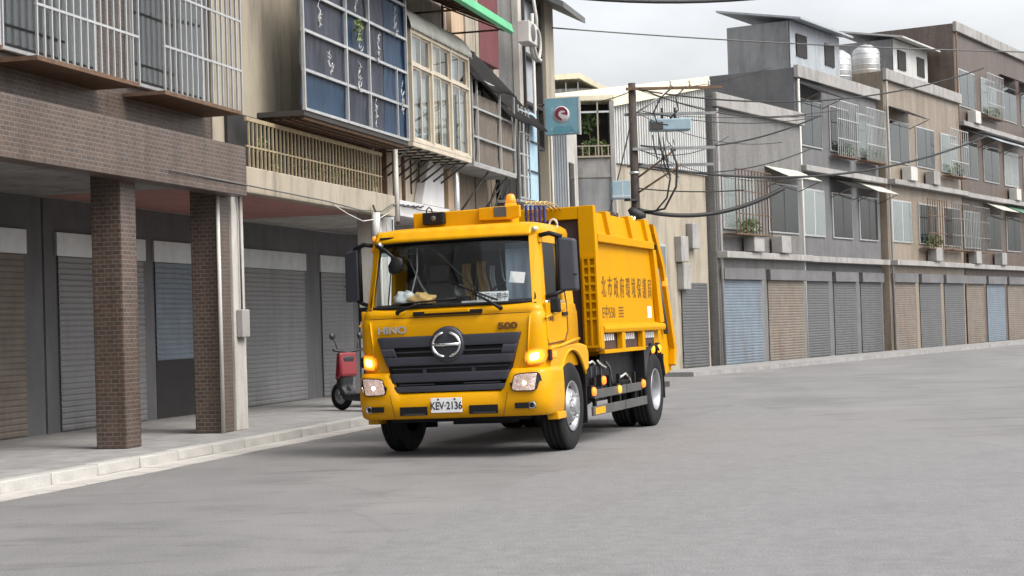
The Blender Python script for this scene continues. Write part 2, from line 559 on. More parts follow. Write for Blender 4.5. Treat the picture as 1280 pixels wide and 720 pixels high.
# ------------------------------------------------------------------ left row of houses
def shutter(root, x0, x1, y, z0, z1, m=M_shut, slat=0.085):
    mb = MB()
    n = int((z1 - z0) / slat)
    pts = []
    for i in range(n):
        z = z0 + i * (z1 - z0) / n
        h = (z1 - z0) / n
        pts += [(y, z), (y - 0.012, z + h * .25), (y - 0.012, z + h * .75)]
    pts.append((y, z1))
    for (ya, za), (yb, zb) in zip(pts, pts[1:]):
        mb.quad((x0, ya, za), (x1, ya, za), (x1, yb, zb), (x0, yb, zb))
    return mb.build('roller_shutter', m, root)

def house_shell(name, s0, s1, H, wallm, label, ceilm=M_conc, slabm=M_white, colm=M_conc_l, shut=M_shut, cols=True, back=3.0):
    """shophouse over an arcade: upper wall, floor beam, columns and a shuttered back wall"""
    r = empty(name, facw(s0), FROT, label, 'house', 'shophouses along the left of the street')
    L = s1 - s0
    MB().box(0.01, L - 0.01, 0.25, 7, 3.92, H).build('wall', wallm, r, bevel=0.01)
    MB().box(0, L, 0.0, 0.24, 3.6, 3.9).build('floor_beam', slabm, r, bevel=0.012)
    MB().box(0.005, L - .005, 0.245, back, 3.62, 3.90).build('arcade_ceiling', ceilm, r)
    MB().box(0.005, L - .005, back, back + .2, 0.12, 3.6).build('arcade_back_wall', M_dkgrey, r)
    if cols:
        for x in (0.02, L - 0.42):
            MB().box(x, x + 0.4, 0.0, 0.42, 0.12, 3.6).build('column', colm, r, bevel=0.015)
    n = max(1, round(L / 3.2))
    w_ = (L - 0.5) / n
    for i in range(n):
        a = 0.3 + i * w_
        f = MB().box(a, a + w_ - 0.3, back - .05, back - .002, 2.75, 3.1).build('shutter_box', M_alu, r)
        shutter(r, a + .06, a + w_ - .36, back - .02, 0.13 if i % 3 != 1 else 1.1, 2.75, (shut, M_shut_b, M_shut_r)[i % 3])
        if i % 3 == 1:
            MB().box(a + .06, a + w_ - .36, back - .01, back - .003, .13, 1.1).build('open_shopfront', M_dark, r)
    if cols:
        MB().tube([(L - .47, -.03, .12), (L - .47, -.03, 3.58)], .03, 7).build('service_pipe', M_pipe, r)
        MB().box(.08, .34, -.10, -.003, 1.45, 1.85).build('meter_box', M_conc, r, bevel=.015)
        MB().tube([(.2, -.04, 1.85), (.2, -.04, 3.5)], .014, 6).build('conduit', M_cable_g, r)
    return r

def bars(root, xs, y, z0, z1, r=0.014, m=M_gold, name='bar'):
    b0 = MB().box(-r, r, -r, r, 0, z1 - z0).build(name, m, root)
    b0.location = (xs[0], y, z0)
    for x in xs[1:]:
        copy_obj(b0, root, (x, y, z0))

def rail(root, x0, x1, y, z, r=0.018, m=M_alu, name='rail'):
    return MB().box(x0, x1, y - r, y + r, z - r, z + r).build(name, m, root)
def post(root, x, y, z0, z1, r=0.02, m=M_alu, name='post'):
    return MB().box(x - r, x + r, y - r, y + r, z0, z1).build(name, m, root)

def leaves(mb, c, rad, n, size=0.07, flat=1.0):
    for _ in range(n):
        while True:
            p = Vector((random.uniform(-1, 1), random.uniform(-1, 1), random.uniform(-1, 1)))
            if p.length < 1: break
        q = Vector((c[0] + p.x * rad[0], c[1] + p.y * rad[1], c[2] + p.z * rad[2]))
        a = Vector((random.gauss(0, 1), random.gauss(0, 1), random.gauss(0, .6))).normalized()
        b = a.cross(Vector((random.gauss(0, 1), random.gauss(0, 1), random.gauss(0, 1)))).normalized()
        s = size * random.uniform(.6, 1.3)
        k = a.cross(b) * s * .15
        mb.add([q - a * s, q - b * s * .38 + k, q + a * s, q + b * s * .38 + k], [(0, 1, 2), (0, 2, 3)])
    return mb

# ---- house with the blue screened balcony (runs left out of the picture)
hA = house_shell('shophouse', 22.6, 29.4, 10.5, M_cream, 'cream shophouse with dark blue screened balcony cage and gold bars below it', M_pink, M_cream, M_conc_l)
o_ = 22.6
CZ = [4.88, 5.48, 6.09, 6.69, 7.30]
cg = MB().box(24.2 - o_, 29.22 - o_, -0.52, 0.24, 4.78, 4.86).build('balcony_cage', M_steel_dk, hA)
for i, z in enumerate(CZ):
    rail(cg, 24.2 - o_, 29.22 - o_, -0.52, z, 0.022)
for x in (24.22, 26.1, 27.2, 29.2):
    post(cg, x - o_, -0.53, 4.86, 7.6, 0.022)
post(cg, 28.62 - o_, -0.535, 4.88, 6.09, 0.015)
# screens: each field between rails is a sheet of its own
xs = [24.24, 26.08, 26.12, 27.18, 27.22, 28.10, 28.12, 29.18]
for zi in range(4):
    for xi in range(4):
        m = M_blue_net2 if (xi == 3 or (xi + zi * 2) % 5 == 0) else M_blue_net
        dz = random.uniform(0, .03)
        a, b = xs[2 * xi] - o_, xs[2 * xi + 1] - o_
        MB().grid(lambda u, v: (u, -0.47 + 0.012 * math.sin(u * 23 + zi) + .01 * math.sin(v * 9), v),
                  lin(a, b, 14), lin(CZ[zi] + .02 + dz, CZ[zi + 1] - .02, 5)).build('screen_sheet', m, cg)
post(cg, 29.2 - o_, -0.2, 4.86, 7.6, 0.02)
for y in (-.3,):
    MB().box(29.17 - o_, 29.2 - o_, -0.5, 0.2, 4.9, 7.55).build('end_sheet', M_blue_net2, cg)
M_sprig = mat('weathered white twig', (0.40, 0.40, 0.41), 0.8, var=0.4, scale=25)
# pale twisted ornaments tied to the screens, with a little green on two of them
def sprig(root, x, z, h, green):
    mb = MB()
    pts = [(x + random.uniform(-.03, .03), -0.56 - random.uniform(0, .03), z + h * k / 6) for k in range(7)]
    mb.tube(pts, [0.012, .02, .010, .022, .010, .014, .005], 5)
    for k in range(11):
        p = pts[random.randint(0, 6)]
        mb.tube([p, (p[0] + random.uniform(-.05, .05), p[1] - .02, p[2] + random.uniform(-.02, .08)), (p[0] + random.uniform(-.12, .12), p[1] - .02, p[2] + random.uniform(-.04, .14))], [.007, .012, .003], 4)
    o = mb.build('sprig', M_sprig, root)
    if green:
        leaves(MB(), (x, -0.58, z + h * .95), (.13, .06, .22), 46, .06).build('leaf_cluster', M_leaf2, o)
for x, z, h, g in ((26.45, 6.72, .42, True), (28.45, 6.62, .42, False), (27.55, 6.02, .5, False), (26.55, 5.42, .42, False),
                   (28.75, 5.32, .45, False), (27.35, 4.92, .42, False), (26.6, 6.1, .35, True), (25.2, 5.5, .4, False), (24.8, 6.2, .4, False)):
    sprig(cg, x - o_, z, h, g)
# lower window with brass bars above the parapet
gb = MB().box(23.2 - o_, 29.2 - o_, -0.02, 0.02, 4.62, 4.68).build('bar_grille', M_gold, hA)
bars(gb, [23.3 - o_ + i * 0.15 for i in range(40)], 0, 3.92, 4.62, .012)
rail(gb, 23.2 - o_, 29.2 - o_, 0.0, 4.25, 0.012, M_gold)
MB().box(23.0 - o_, 29.25 - o_, 0.2, 0.246, 3.95, 4.76).build('window', M_dark, hA)
pl = MB()
for i in range(9):
    leaves(pl, (24.0 - o_ + i * .62, 0.10, 4.1 + random.uniform(0, .25)), (.16, .06, .2), 40, .05)
pl.build('foliage', M_leaf2, hA)
MB().box(22.7 - o_, 29.25 - o_, -0.22, -0.003, 3.52, 3.90).build('parapet', M_cream, hA, bevel=0.015)
# underside laths of the cage
for k in range(5):
    MB().box(24.3 - o_, 29.1 - o_, -.48 + k * .15, -.42 + k * .15, 4.735, 4.777).build('lath', M_rust, cg)

# pipes at the party wall
def pipe(s, t, z0, z1, r, m, label, grp=None, bend=None):
    pts = [facw(s, t, z0), facw(s, t, (z0 + z1) / 2), facw(s, t, z1)]
    if bend: pts = [facw(*b) for b in bend]
    o = MB().tube(pts, r, 10).build('drain_pipe', m)
    return tag(o, label, 'pipe', grp)
pipe(29.40, 0.20, 3.45, 4.75, 0.048, M_pipe, 'thick white drain pipe between gold bars and beige panels')
pipe(29.58, 0.16, 3.40, 4.75, 0.035, M_rust, 'thin rusty pipe beside the thick white drain pipe')

# ---- house with the cream bay window
hB = house_shell('shophouse', 29.4, 33.35, 9.6, M_beige, 'beige shophouse with cream framed glazed bay window on steel brackets', M_conc_l, M_white, M_white)
o_ = 29.4
for i in range(3):                                   # panels under the bay
    MB().box(0.42 + i * .52, 0.42 + i * .52 + .46, 0.16, 0.243, 3.92, 4.95).build('wall_panel', M_beige, hB, bevel=0.01)
    MB().box(0.36 + i * .52, 0.415 + i * .52, 0.10, 0.243, 3.92, 4.95).build('batten', M_rust, hB)
MB().prism([(2.33, 3.92), (3.80, 3.92), (3.80, 4.98), (2.95, 4.98)], 'y', 0.06, 0.244).build('white_panel', M_white, hB, bevel=0.01)
bw = MB().box(0.05, 3.82, -0.54, 0.24, 4.80, 4.88).build('bay_window', M_alu_cream, hB, bevel=0.01)
Z0, Z1, ZT = 4.88, 6.93, 6.27
for z, h in ((Z0, .06), (ZT, .05), (Z1 - .06, .08)):
    MB().box(0.05, 3.82, -0.545, -0.475, z, z + h).build('frame_rail', M_alu_cream, bw, bevel=0.006)
n = 3
pw = (3.82 - .05 - .07) / n
for i in range(n + 1):
    x = 0.05 + i * pw
    MB().box(x, x + .07, -0.55, -0.47, Z0 + .061, Z1 - .061).build('mullion', M_alu_cream, bw, bevel=0.006)
for i in range(n):
    x = 0.05 + i * pw + .07
    wq = (pw - .07) / 2
    for k in range(2):
        a, b = x + k * wq, x + (k + 1) * wq
        y = -0.505 + .02 * k
        for z0, z1 in ((Z0 + .06, ZT), (ZT + .05, Z1 - .06)):
            s = MB()
            e = .035
            s.box(a, a + e, y - .012, y + .012, z0, z1).box(b - e, b, y - .012, y + .012, z0, z1)
            s.box(a + e, b - e, y - .012, y + .012, z0, z0 + e * 1.4).box(a + e, b - e, y - .012, y + .012, z1 - e, z1)
            sa = s.build('sash', M_alu_cream, bw)
            MB().box(a + e, b - e, y - .003, y + .003, z0 + e * 1.4, z1 - e).build('pane', M_glass, bw)
    cm = M_curt_c if i == 1 else M_curtain
    cx = lin(x + .02, x + wq * 1.05, 26)
    MB().grid(lambda u, v: (u, -0.42 + .018 * math.sin(u * 55), v), cx, lin(Z0 + .1, Z1 - .1, 3)).build('curtain', cm, bw)
    if True:
        cx = lin(x + wq * (1.25 if i else 1.4), x + wq * 2, 16)
        MB().grid(lambda u, v: (u, -0.40 + .018 * math.sin(u * 60), v), cx, lin(Z0 + .1, ZT - .1, 3)).build('curtain', M_curtain, bw)
MB().box(0.1, 3.78, 0.15, 0.246, 4.9, 6.9).build('inner_wall', M_grey, bw)
for x in (0.05, 3.79):
    MB().box(x, x + .03, -0.46, 0.24, 4.885, 6.9).build('side_panel', M_alu_cream, bw)
# arched sheet over the bay
arc = []
for k in range(10):
    an = R(90 * k / 9)
    arc.append((0.24 - math.cos(an) * 0.82, 6.94 + math.sin(an) * 0.60))
aw = MB()
N_ = 48
us = lin(-0.02, 3.9, N_)
aw.grid(lambda u, v: (u, arc[int(v)][0], arc[int(v)][1] + 0.006 * math.sin(u * 22)), us, list(range(10)))
aw.build('arched_awning', M_poly, hB, solid=0.01)
for x in (0.0, 1.25, 2.55, 3.88):
    MB().tube([(x, p[0], p[1] - .02) for p in arc], 0.016, 5).build('awning_rib', M_alu, hB)
# brackets under the bay
for i in range(8):
    x = 0.10 + i * 0.50
    b = MB()
    b.tube([(x, -0.50, 4.79), (x, 0.22, 4.30)], 0.022, 4)
    b.tube([(x, 0.20, 4.78), (x, 0.20, 4.10)], 0.02, 4)
    b.tube([(x, -0.52, 4.785), (x, 0.22, 4.785)], 0.02, 4)
    b.build('bracket', M_steel_dk, hB)
# upper canopy with the green edge, its dark underside seen from the street
ca = empty('canopy', facw(25.6), FROT, 'green edged canopy high over the bay window, dark underneath', 'canopy')
L_ = 34.6 - 26.0
MB().add([(0, -1.15, 7.60), (L_, -1.15, 7.60), (L_, 0.22, 8.22), (0, 0.22, 8.22)], [(0, 1, 2, 3)]).build('sheet', M_awn_dk, ca, solid=0.02)
MB().prism([(-1.16, 7.52), (-1.24, 7.56), (-1.20, 7.74), (-1.16, 7.72)], 'x', -.02, L_ + .02).build('edge_trim', M_green, ca, bevel=0.01)
for i in range(9):
    x = .3 + i * 1.0
    MB().tube([(x, -1.12, 7.55), (x, 0.2, 8.16)], .022, 4).build('rafter', M_rust, ca)
for x in (2.6, 5.8, 8.3):
    MB().tube([(x, -1.0, 7.58), (x, 0.2, 7.58)], .025, 4).build('arm', M_rust, ca)
    MB().tube([(x, 0.2, 7.56), (x, 0.2, 8.2)], .025, 4).build('wall_plate', M_rust, ca)

pipe(33.45, 0.13, 3.4, 4.8, 0.06, M_alu, 'grey drain pipe beside the slanted white wall panel')

# ---- house with the brown netted cage
hC = house_shell('shophouse', 33.35, 38.45, 9.2, M_beige, 'shophouse with brown netted balcony cage and sagging black awning', M_conc, M_conc, M_conc_l)
o_ = 33.35
MB().box(0.35, 0.85, 0.12, 0.244, 3.92, 4.85).build('tan_panel', M_tan, hC, bevel=0.01)
for i in range(13):
    x = 0.9 + i * .32
    MB().box(x, x + .305, 0.14 + random.uniform(0, .03), 0.244, 3.70, 4.85).build('board', M_brown, hC, bevel=0.006)
cg = MB().box(0.02, 3.42, -0.54, 0.24, 4.76, 4.82).build('balcony_cage', M_conc, hC)
for z in (4.84, 5.38, 5.98, 6.60):
    rail(cg, 0.02, 3.42, -0.52, z, 0.02)
for x in (0.04, 0.42, 2.2, 3.40):
    post(cg, x, -0.525, 4.82, 6.62, 0.02)
for i, (a, b) in enumerate(((.06, .40), (.44, 2.18), (2.22, 3.38))):
    for k, (z0, z1) in enumerate(((4.86, 5.36), (5.40, 5.96), (6.0, 6.3))):
        MB().grid(lambda u, v: (u, -0.47 + .02 * math.sin(u * 17 + k) * math.sin(v * 8 + i), v), lin(a, b, 12), lin(z0, z1, 5)).build('net', M_mesh, cg)
MB().box(0.05, 3.4, 0.18, 0.246, 4.85, 6.9).build('inner_wall', M_dark, cg)
cl = MB()
for i in range(14):
    x = random.uniform(.4, 3.2)
    z = random.uniform(5.9, 6.35)
    cl.box(x, x + random.uniform(.05, .16), -.2, -.17, z, z + random.uniform(.1, .3))
cl.build('hanging_clutter', M_conc_l, cg)
aw = MB().grid(lambda u, v: (u, -0.66 + .86 * v, 6.50 + 1.02 * v + .03 * math.sin(u * 3.3) - .05 * (1 - v) * math.sin(u * 1.3)), lin(-0.05, 3.2, 20), lin(0, 1, 6))
tag(aw.build('awning', M_awn_dk, solid=0.02), 'sagging black sheet awning above the brown netted cage', 'awning')
bpy.data.objects['awning'].location = facw(o_)
bpy.data.objects['awning'].rotation_euler = (0, 0, FROT)
MB().box(1.0, 1.9, .14, .244, 7.5, 9.0).build('wall_panel', M_tan, hC, bevel=0.01)
MB().box(2.0, 2.7, .12, .244, 7.5, 9.0).build('wall_panel', M_cream, hC, bevel=0.01)
MB().box(3.0, 4.6, .10, .244, 7.4, 9.1).build('wall_panel', M_mauve, hC, bevel=0.01)
MB().box(2.75, 2.98, .11, .244, 7.0, 9.0).build('wall_panel', M_cream, hC, bevel=0.01)
for x in (3.55, 4.05, 4.55):
    MB().tube([(x, -.05, 4.7), (x - .5, 0.12, 3.9)], .02, 4).build('brace', M_steel_dk, hC)
for x in (1.4, 2.9):
    MB().tube([(x, -.45, 4.75), (x - .5, 0.12, 3.8)], .022, 4).build('brace', M_steel_dk, hC)

# ---- tall end house: tiled strip, pale blue sheet, framed recess, cream corner column
hD = house_shell('shophouse', 38.45, 43.0, 10.2, M_mos_g, 'tall end shophouse with grey tiles, pale blue sheet and cream corner column', M_conc, M_conc, M_conc_l)
o_ = 38.45
MB().box(1.30, 1.62, 0.08, 0.246, 3.92, 10.0).build('pilaster', M_conc_l, hD, bevel=0.01)
rb = MB()
nx = 30
rb.grid(lambda u, v: (u, 0.20 + .025 * (int(round((u - 1.7) / .06)) % 2), v), lin(1.70, 3.35, nx), [3.95, 9.6], smooth=False)
rb.build('corrugated_panel', M_corr_g, hD)
fr = MB()
for x in (1.68, 3.36): fr.box(x - .04, x + .04, .02, .2, 5.9, 9.6)
for z in (5.9, 6.9, 8.1, 9.56): fr.box(1.64, 3.40, .03, .19, z - .04, z + .04)
fr.build('steel_frame', M_steel_dk, hD)
MB().box(3.62, 4.54, -0.02, 0.246, 3.92, 9.75).build('corner_column', M_cream, hD, bevel=0.015)
MB().prism([(-0.75, 9.30), (0.5, 9.95), (0.5, 10.1), (-0.75, 9.45)], 'x', 2.6, 5.1).build('roof_overhang', M_dkgrey, hD)
cg = MB().box(-0.95, 0.0, -0.42, 0.2, 4.3, 4.36).build('window_cage', M_conc, hD)
for z in (4.4, 4.9, 5.4, 5.9, 6.4): rail(cg, -0.95, 0.0, -.42, z, .018)
for x in (-.94, -.62, -.3, -.02): post(cg, x, -.425, 4.36, 6.5, .018)
MB().box(-0.9, 0.0, .05, .1, 4.4, 6.5).build('inner_wall', M_dark, cg)
MB().grid(lambda u, v: (u, -0.34 + .012 * math.sin(u * 40), v), lin(0.02, 1.12, 40), [4.35, 6.5]).build('blue_sheet', M_ltblue, hD)
for z in (4.4, 5.1, 5.8): rail(hD, 0.0, 1.15, -.37, z, .014, M_steel_dk)
post(hD, 1.15, -.36, 4.3, 6.6, .02, M_steel_dk)
aw = MB().grid(lambda u, v: (u, -0.70 + .90 * v, 6.02 + 1.0 * v + .02 * math.sin(u * 4)), lin(0, 3.5, 16), lin(0, 1, 4)).build('awning', M_awn_dk, solid=0.02)
aw.location = facw(35.7)
aw.rotation_euler = (0, 0, FROT)
tag(aw, 'dark sheet awning over the pale blue panel, beside the teal sign', 'awning')
pipe(39.95, .22, 3.5, 9.0, .04, M_pipe, 'thin white pipe running up beside the grey tiles')
# coiled white hoses near the top
hs = MB()
c0 = facw(39.4, .35, 8.15)
pts = []
for k in range(40):
    an = k / 39 * 2 * math.pi * 1.8
    p = c0 + FD * (0.30 * math.cos(an)) * 1.3 + Vector((0, 0, 0.38 * math.sin(an))) + FN * (0.004 * k)
    pts.append(p)
hs.tube(pts, .04, 7)
hs.tube([c0 + FD * .39, c0 + FD * .45 + Vector((0, 0, .7)), c0 + FD * .1 + Vector((0, 0, 1.3))], .04, 7)
tag(hs.build('hose', M_pipe), 'looped white hose hanging on the tiled wall near the roof', 'hose')
acm = empty('air_conditioner', facw(38.3, 0.25, 8.05), FROT, 'small white air conditioner box beside the looped hose', 'air conditioner')
MB().box(0, .75, -.3, 0, 0, .5).build('case', M_pipe, acm, bevel=.02)
MB().lathe([(0.02, -.31), (.2, -.312), (.21, -.302)], (.36, 0, .25), 'y', 20).build('fan_grille', M_cable_g, acm)

# ---- teal blade sign
sg = empty('blade_sign', facw(41.5, 0.09, 6.20), FROT, 'square teal blade sign with a red round logo', 'sign')
MB().box(-.06, .06, -.87, 0, 0, .93).build('sign_box', M_box, sg, bevel=.015)
MB().box(-.069, -.062, -.85, -.02, .03, .90).build('face', M_sign, sg)
MB().prism([(-.90, -.01), (-.86, -.01), (-.86, .93), (-.90, .93)], 'x', -.075, .06).build('edge_strip', M_alu, sg)
LC = (-.43, .53)
MB().lathe([(0.0, -.0745), (.215, -.0745), (.215, -.0700)], (0, LC[0], LC[1] - .03), 'x', 36).build('logo_ground', M_signw2, sg)
# maroon disc, open at its lower right, with a pale hook curling inside
dp = [(LC[0] - .165 * math.cos(a), LC[1] + .165 * math.sin(a)) for a in lin(R(-20), R(255), 40)]
dp += [(LC[0] - .0, LC[1] - .185), (LC[0] - .03, LC[1] - .10)]
MB().prism([(LC[0], LC[1])] + dp, 'x', -.0800, -.0750).build('logo_disc', M_red, sg)
MB().prism([(LC[0] - a, LC[1] + b) for a, b in ((.10, .055), (.09, .02), (.02, .02), (-.005, -.01), (.02, -.04), (.10, -.075), (.085, -.13), (.04, -.16), (-.02, -.10), (-.07, -.04), (-.06, .03), (-.02, .065), (.05, .068))], 'x', -.0850, -.0810).build('logo_stroke', M_signw2, sg)
for y0, z0 in ((-.20, .66), (-.18, .16), (-.68, .14)):
    for dy, dz, w_, h_ in ((0, 0, .07, .012), (.02, -.05, .012, .10), (.05, -.06, .012, .09), (.0, -.10, .08, .012)):
        MB().box(-.0725, -.0695, y0 + dy - .04, y0 + dy - .04 + w_, z0 + dz - .01, z0 + dz - .01 + h_).build('sign_stroke', M_ltblue, sg)
MB().prism([(-.80, .06), (-.10, .06), (-.16, .14), (-.30, .24), (-.5, .20), (-.66, .22), (-.74, .12)], 'x', -.0725, -.0695).build('lower_band', M_sign2, sg)
for z in (.15, .78):
    MB().tube([(0, -.01, z), (0, .45, z)], .025, 5).build('bracket', M_steel_dk, sg)

# ---- lower grey house beyond the sign
hE = empty('low_house', facw(42.3), FROT, 'grey boxed bay with a beige front below the teal sign', 'house')
MB().box(0, .74, -0.44, -.03, 0, 6.9).build('wall', M_conc_l, hE, bevel=.01)
MB().box(.745, 1.25, -0.42, 6, 0, 6.88).build('rear_block', M_conc_l, hE)
MB().grid(lambda u, v: (-.02 + .012 * (int(round((u + .43) / .035)) % 2), u, v), lin(-.43, -.03, 13), [0, 6.88], smooth=False).build('side_wall', M_corr_g, hE)
for z0, z1 in ((4.3, 5.6), (2.2, 3.6)):
    wi = MB().box(.12, .62, -.47, -.442, z0, z1).build('window', M_steel_dk, hE)
    MB().box(.16, .58, -.48, -.473, z0 + .05, z1 - .05).build('pane', M_glass, wi)
MB().tube([(-.08, -.06, 0), (-.08, -.06, 6.3)], .03, 8).build('down_pipe', M_pipe, hE)

# ------------------------------------------------------------------ house further left, out towards the camera
hZ = house_shell('shophouse', 13.0, 22.55, 11.0, M_mos_b, 'dark brown tiled shophouse nearest the camera on the left with barred windows', M_conc, M_mos_b, M_mos_b, M_shut_d)
for i, x in enumerate((0.8, 3.9, 7.0)):
    wi = MB().box(x, x + 2.2, .16, .244, 4.75, 6.5).build('window', M_alu, hZ, bevel=.01)
    for k in range(2):
        MB().box(x + .06 + k * 1.06, x + 1.08 + k * 1.02, .145, .155, 4.83, 6.42).build('pane', M_glass, wi)
    MB().box(x + .05, x + 2.15, .157, .1595, 4.8, 6.45).build('blind', M_dark, wi)
    gbx = MB().box(x - .1, x + 2.3, -.35, .24, 4.58, 4.63).build('window_cage', M_rust, hZ)
    bars(gbx, [x - .08 + j * .16 for j in range(16)], -.34, 4.63, 6.6, .012, M_alu)
    for z in (5.2, 5.9, 6.6): rail(gbx, x - .1, x + 2.3, -.34, z, .015, M_alu)
    MB().add([(x - .2, -.75, 6.75), (x + 2.4, -.75, 6.75), (x + 2.4, .24, 7.15), (x - .2, .24, 7.15)], [(0, 1, 2, 3)]).build('window_hood', M_awn_dk, hZ, solid=.02)
MB().box(0.05, 9.5, -.30, -.003, 3.45, 4.15).build('parapet', M_mos_b, hZ, bevel=.015)
for x in (3.0, 6.3):
    MB().box(x, x + .4, 0, .42, .12, 3.6).build('column', M_mos_b, hZ, bevel=.015)

# the row goes on past the camera; it shows in the windscreen as a reflection
hY = house_shell('shophouse', 0.5, 12.95, 11.5, M_mos_g, 'grey tiled shophouse beyond the left edge mirrored in the windscreen', M_conc, M_mos_g, M_mos_g, M_shut_d)
for x in (1.0, 4.2, 7.4, 10.2):
    for z in (4.75, 7.9):
        wi = MB().box(x, x + 2.0, .16, .244, z, z + 1.7).build('window', M_alu, hY, bevel=.01)
        MB().box(x + .06, x + .98, .145, .155, z + .06, z + 1.64).build('pane', M_glass, wi)
        MB().box(x + 1.02, x + 1.94, .145, .155, z + .06, z + 1.64).build('pane', M_glass, wi)
        MB().box(x + .05, x + 1.95, .157, .1595, z + .05, z + 1.65).build('blind', M_dark, wi)

# ------------------------------------------------------------------ far end: planted balcony house, corrugated house, row to the right
FY = 45.6
hF = empty('balcony_house', (1.1, FY, 0), 0, 'grey house with a recessed planted balcony behind the teal sign', 'house')
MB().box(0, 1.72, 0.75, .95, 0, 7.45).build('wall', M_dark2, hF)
MB().box(0, 1.66, 0.0, 0.749, 5.36, 5.90).build('balcony_slab', M_conc, hF, bevel=.02)
MB().box(0, 1.72, -0.05, .95, 7.42, 7.58).build('roof_slab', M_roofc, hF, bevel=.02)
MB().box(1.64, 1.76, -.03, 0.748, 0, 7.41).build('pier', M_conc, hF)
MB().box(-.02, 1.63, -.06, .03, 5.905, 5.955).build('sill', M_cream, hF)
ra = MB().box(0, 1.62, -.03, .0, 6.20, 6.235).build('railing', M_cream, hF)
bars(ra, [.05 + i * .17 for i in range(10)], -.015, 5.955, 6.2, .013, M_cream)
MB().box(1.30, 1.34, -.02, .03, 5.96, 7.4).build('post', M_cream, hF)
MB().box(0, 1.63, -.02, .03, 7.10, 7.15).build('beam', M_alu, hF)
MB().grid(lambda u, v: (u, 0.02 + .06 * math.sin(u * 7 + v * .8) * (6 - v) * .2, v), lin(0.0, 1.63, 24), lin(2.6, 5.355, 8)).build('grey_tarpaulin', M_grey, hF)
for i, (x, z, rx, rz, mm, sz) in enumerate(((.98, 6.15, .16, .22, M_leaf2, .065), (1.22, 6.22, .16, .24, M_leaf, .065), (1.47, 6.15, .12, .22, M_leaf2, .06))):
    p = empty('potted_plant', (1.1 + x, FY + .15, 5.90), 0, ['bushy pale plant at the balcony rail beside the sign', 'dark leafy plant in the middle of the far balcony', 'small pale plant at the right end of the far balcony'][i], 'plant', 'plants on the far balcony')
    MB().lathe([(.0, 0), (.07, 0), (.09, .16), (.08, .16), (.0, .13)], (0, 0, 0), 'z', 14).build('pot', M_rust, p)
    leaves(MB(), (0, 0, z - 5.90), (rx, .13, rz), 110, sz).build('foliage', mm, p)
    MB().tube([(0, 0, .1), (.02, 0, z - 5.9)], .012, 5).build('stem', M_brown, p)
p = empty('balcony_shrub', (2.25, FY + .3, 5.90), 0, 'dark leafy shrub reaching up under the far balcony roof', 'plant')
leaves(MB(), (-.05, 0, .95), (.30, .16, .28), 130, .085).build('foliage', M_leaf, p)
MB().tube([(0, 0, 0), (-.03, 0, .5), (-.08, 0, 1.1)], .018, 5).build('stem', M_brown, p)

# cream roofed house peeping over
hR = empty('roof_house', (1.2, 56, 0), 0, 'distant rooftop shed with a cream gabled sheet roof', 'house')
rb = MB().grid(lambda u, v: (u, .02 * (int(round(u / .09)) % 2), v), lin(0, 3.0, 34), [0, 9.2], smooth=False).build('wall', M_corr, hR)
MB().prism([(-.15, 9.25), (.25, 9.62), (1.2, 9.66), (2.1, 9.15), (2.1, 8.98), (1.2, 9.48), (.3, 9.45), (-.15, 9.08)], 'y', -.35, 4).build('roof', M_roofc, hR)
MB().box(0, 3, .05, 4, 0, 9.0).build('shed_block', M_conc_l, hR)
for x in (.35, .75, 1.15): MB().box(x, x + .03, -.06, -.03, 8.7, 9.4).build('batten', M_alu, hR)
MB().box(1.18, 1.5, -.5, -.1, 8.7, 9.05).build('water_tank', M_roofc, hR, bevel=.03)

def rgh(name, s0, s1, label, grp='houses on the bend of the street'):
    return empty(name, rgw(s0), GROT, label, 'house', grp)
hG = rgh('corrugated_house', 0, 6.2, 'house of pale corrugated sheet over stained concrete behind the utility pole')
MB().box(0, 6.2, 0.1, 8, 0, 5.92).build('wall', M_cream, hG, bevel=.01)
rb = MB()
for i in range(80):
    x0, x1 = i * 6.2 / 80, (i + 1) * 6.2 / 80
    zt = lambda x: 7.37 + .185 * x
    y0 = 0.02 + (.035 if i % 2 else 0)
    y1 = 0.02 + (0 if i % 2 else .035)
    rb.quad((x0, y0, 5.85), (x1, y0, 5.85), (x1, y0, zt(x1)), (x0, y0, zt(x0)))
    rb.quad((x1, y0, 5.85), (x1, y1, 5.85), (x1, y1, zt(x1)), (x1, y0, zt(x1)))
rb.build('corrugated_wall', M_corr, hG)
MB().prism([(-.08, 7.36), (6.25, 8.53), (6.25, 8.86), (-.08, 7.66)], 'y', -.12, 8).build('roof', M_roofc, hG)
MB().box(-.06, .06, -.06, .099, 0, 7.3).build('corner_trim', M_pipe, hG)
MB().prism([(0.02, 5.93), (6.18, 5.93), (6.18, 8.45), (.02, 7.3)], 'y', .08, 7.9).build('upper_block', M_conc, hG)
for i, (x, z) in enumerate(((3.9, 3.2), (4.7, 3.6), (4.0, 2.4))):
    MB().box(x, x + .5, -.12, .098, z, z + .75).build('meter_box', M_conc, hG, bevel=.02)
wi = MB().box(1.2, 3.2, .03, .099, 2.0, 3.7).build('window', M_alu, hG, bevel=.01)
for k in range(2): MB().box(1.27 + k * .96, 2.17 + k * .96, .015, .028, 2.07, 3.63).build('pane', M_glass, wi)
shutter(hG, 4.2, 6.0, .07, .1, 2.6, M_shut_d)

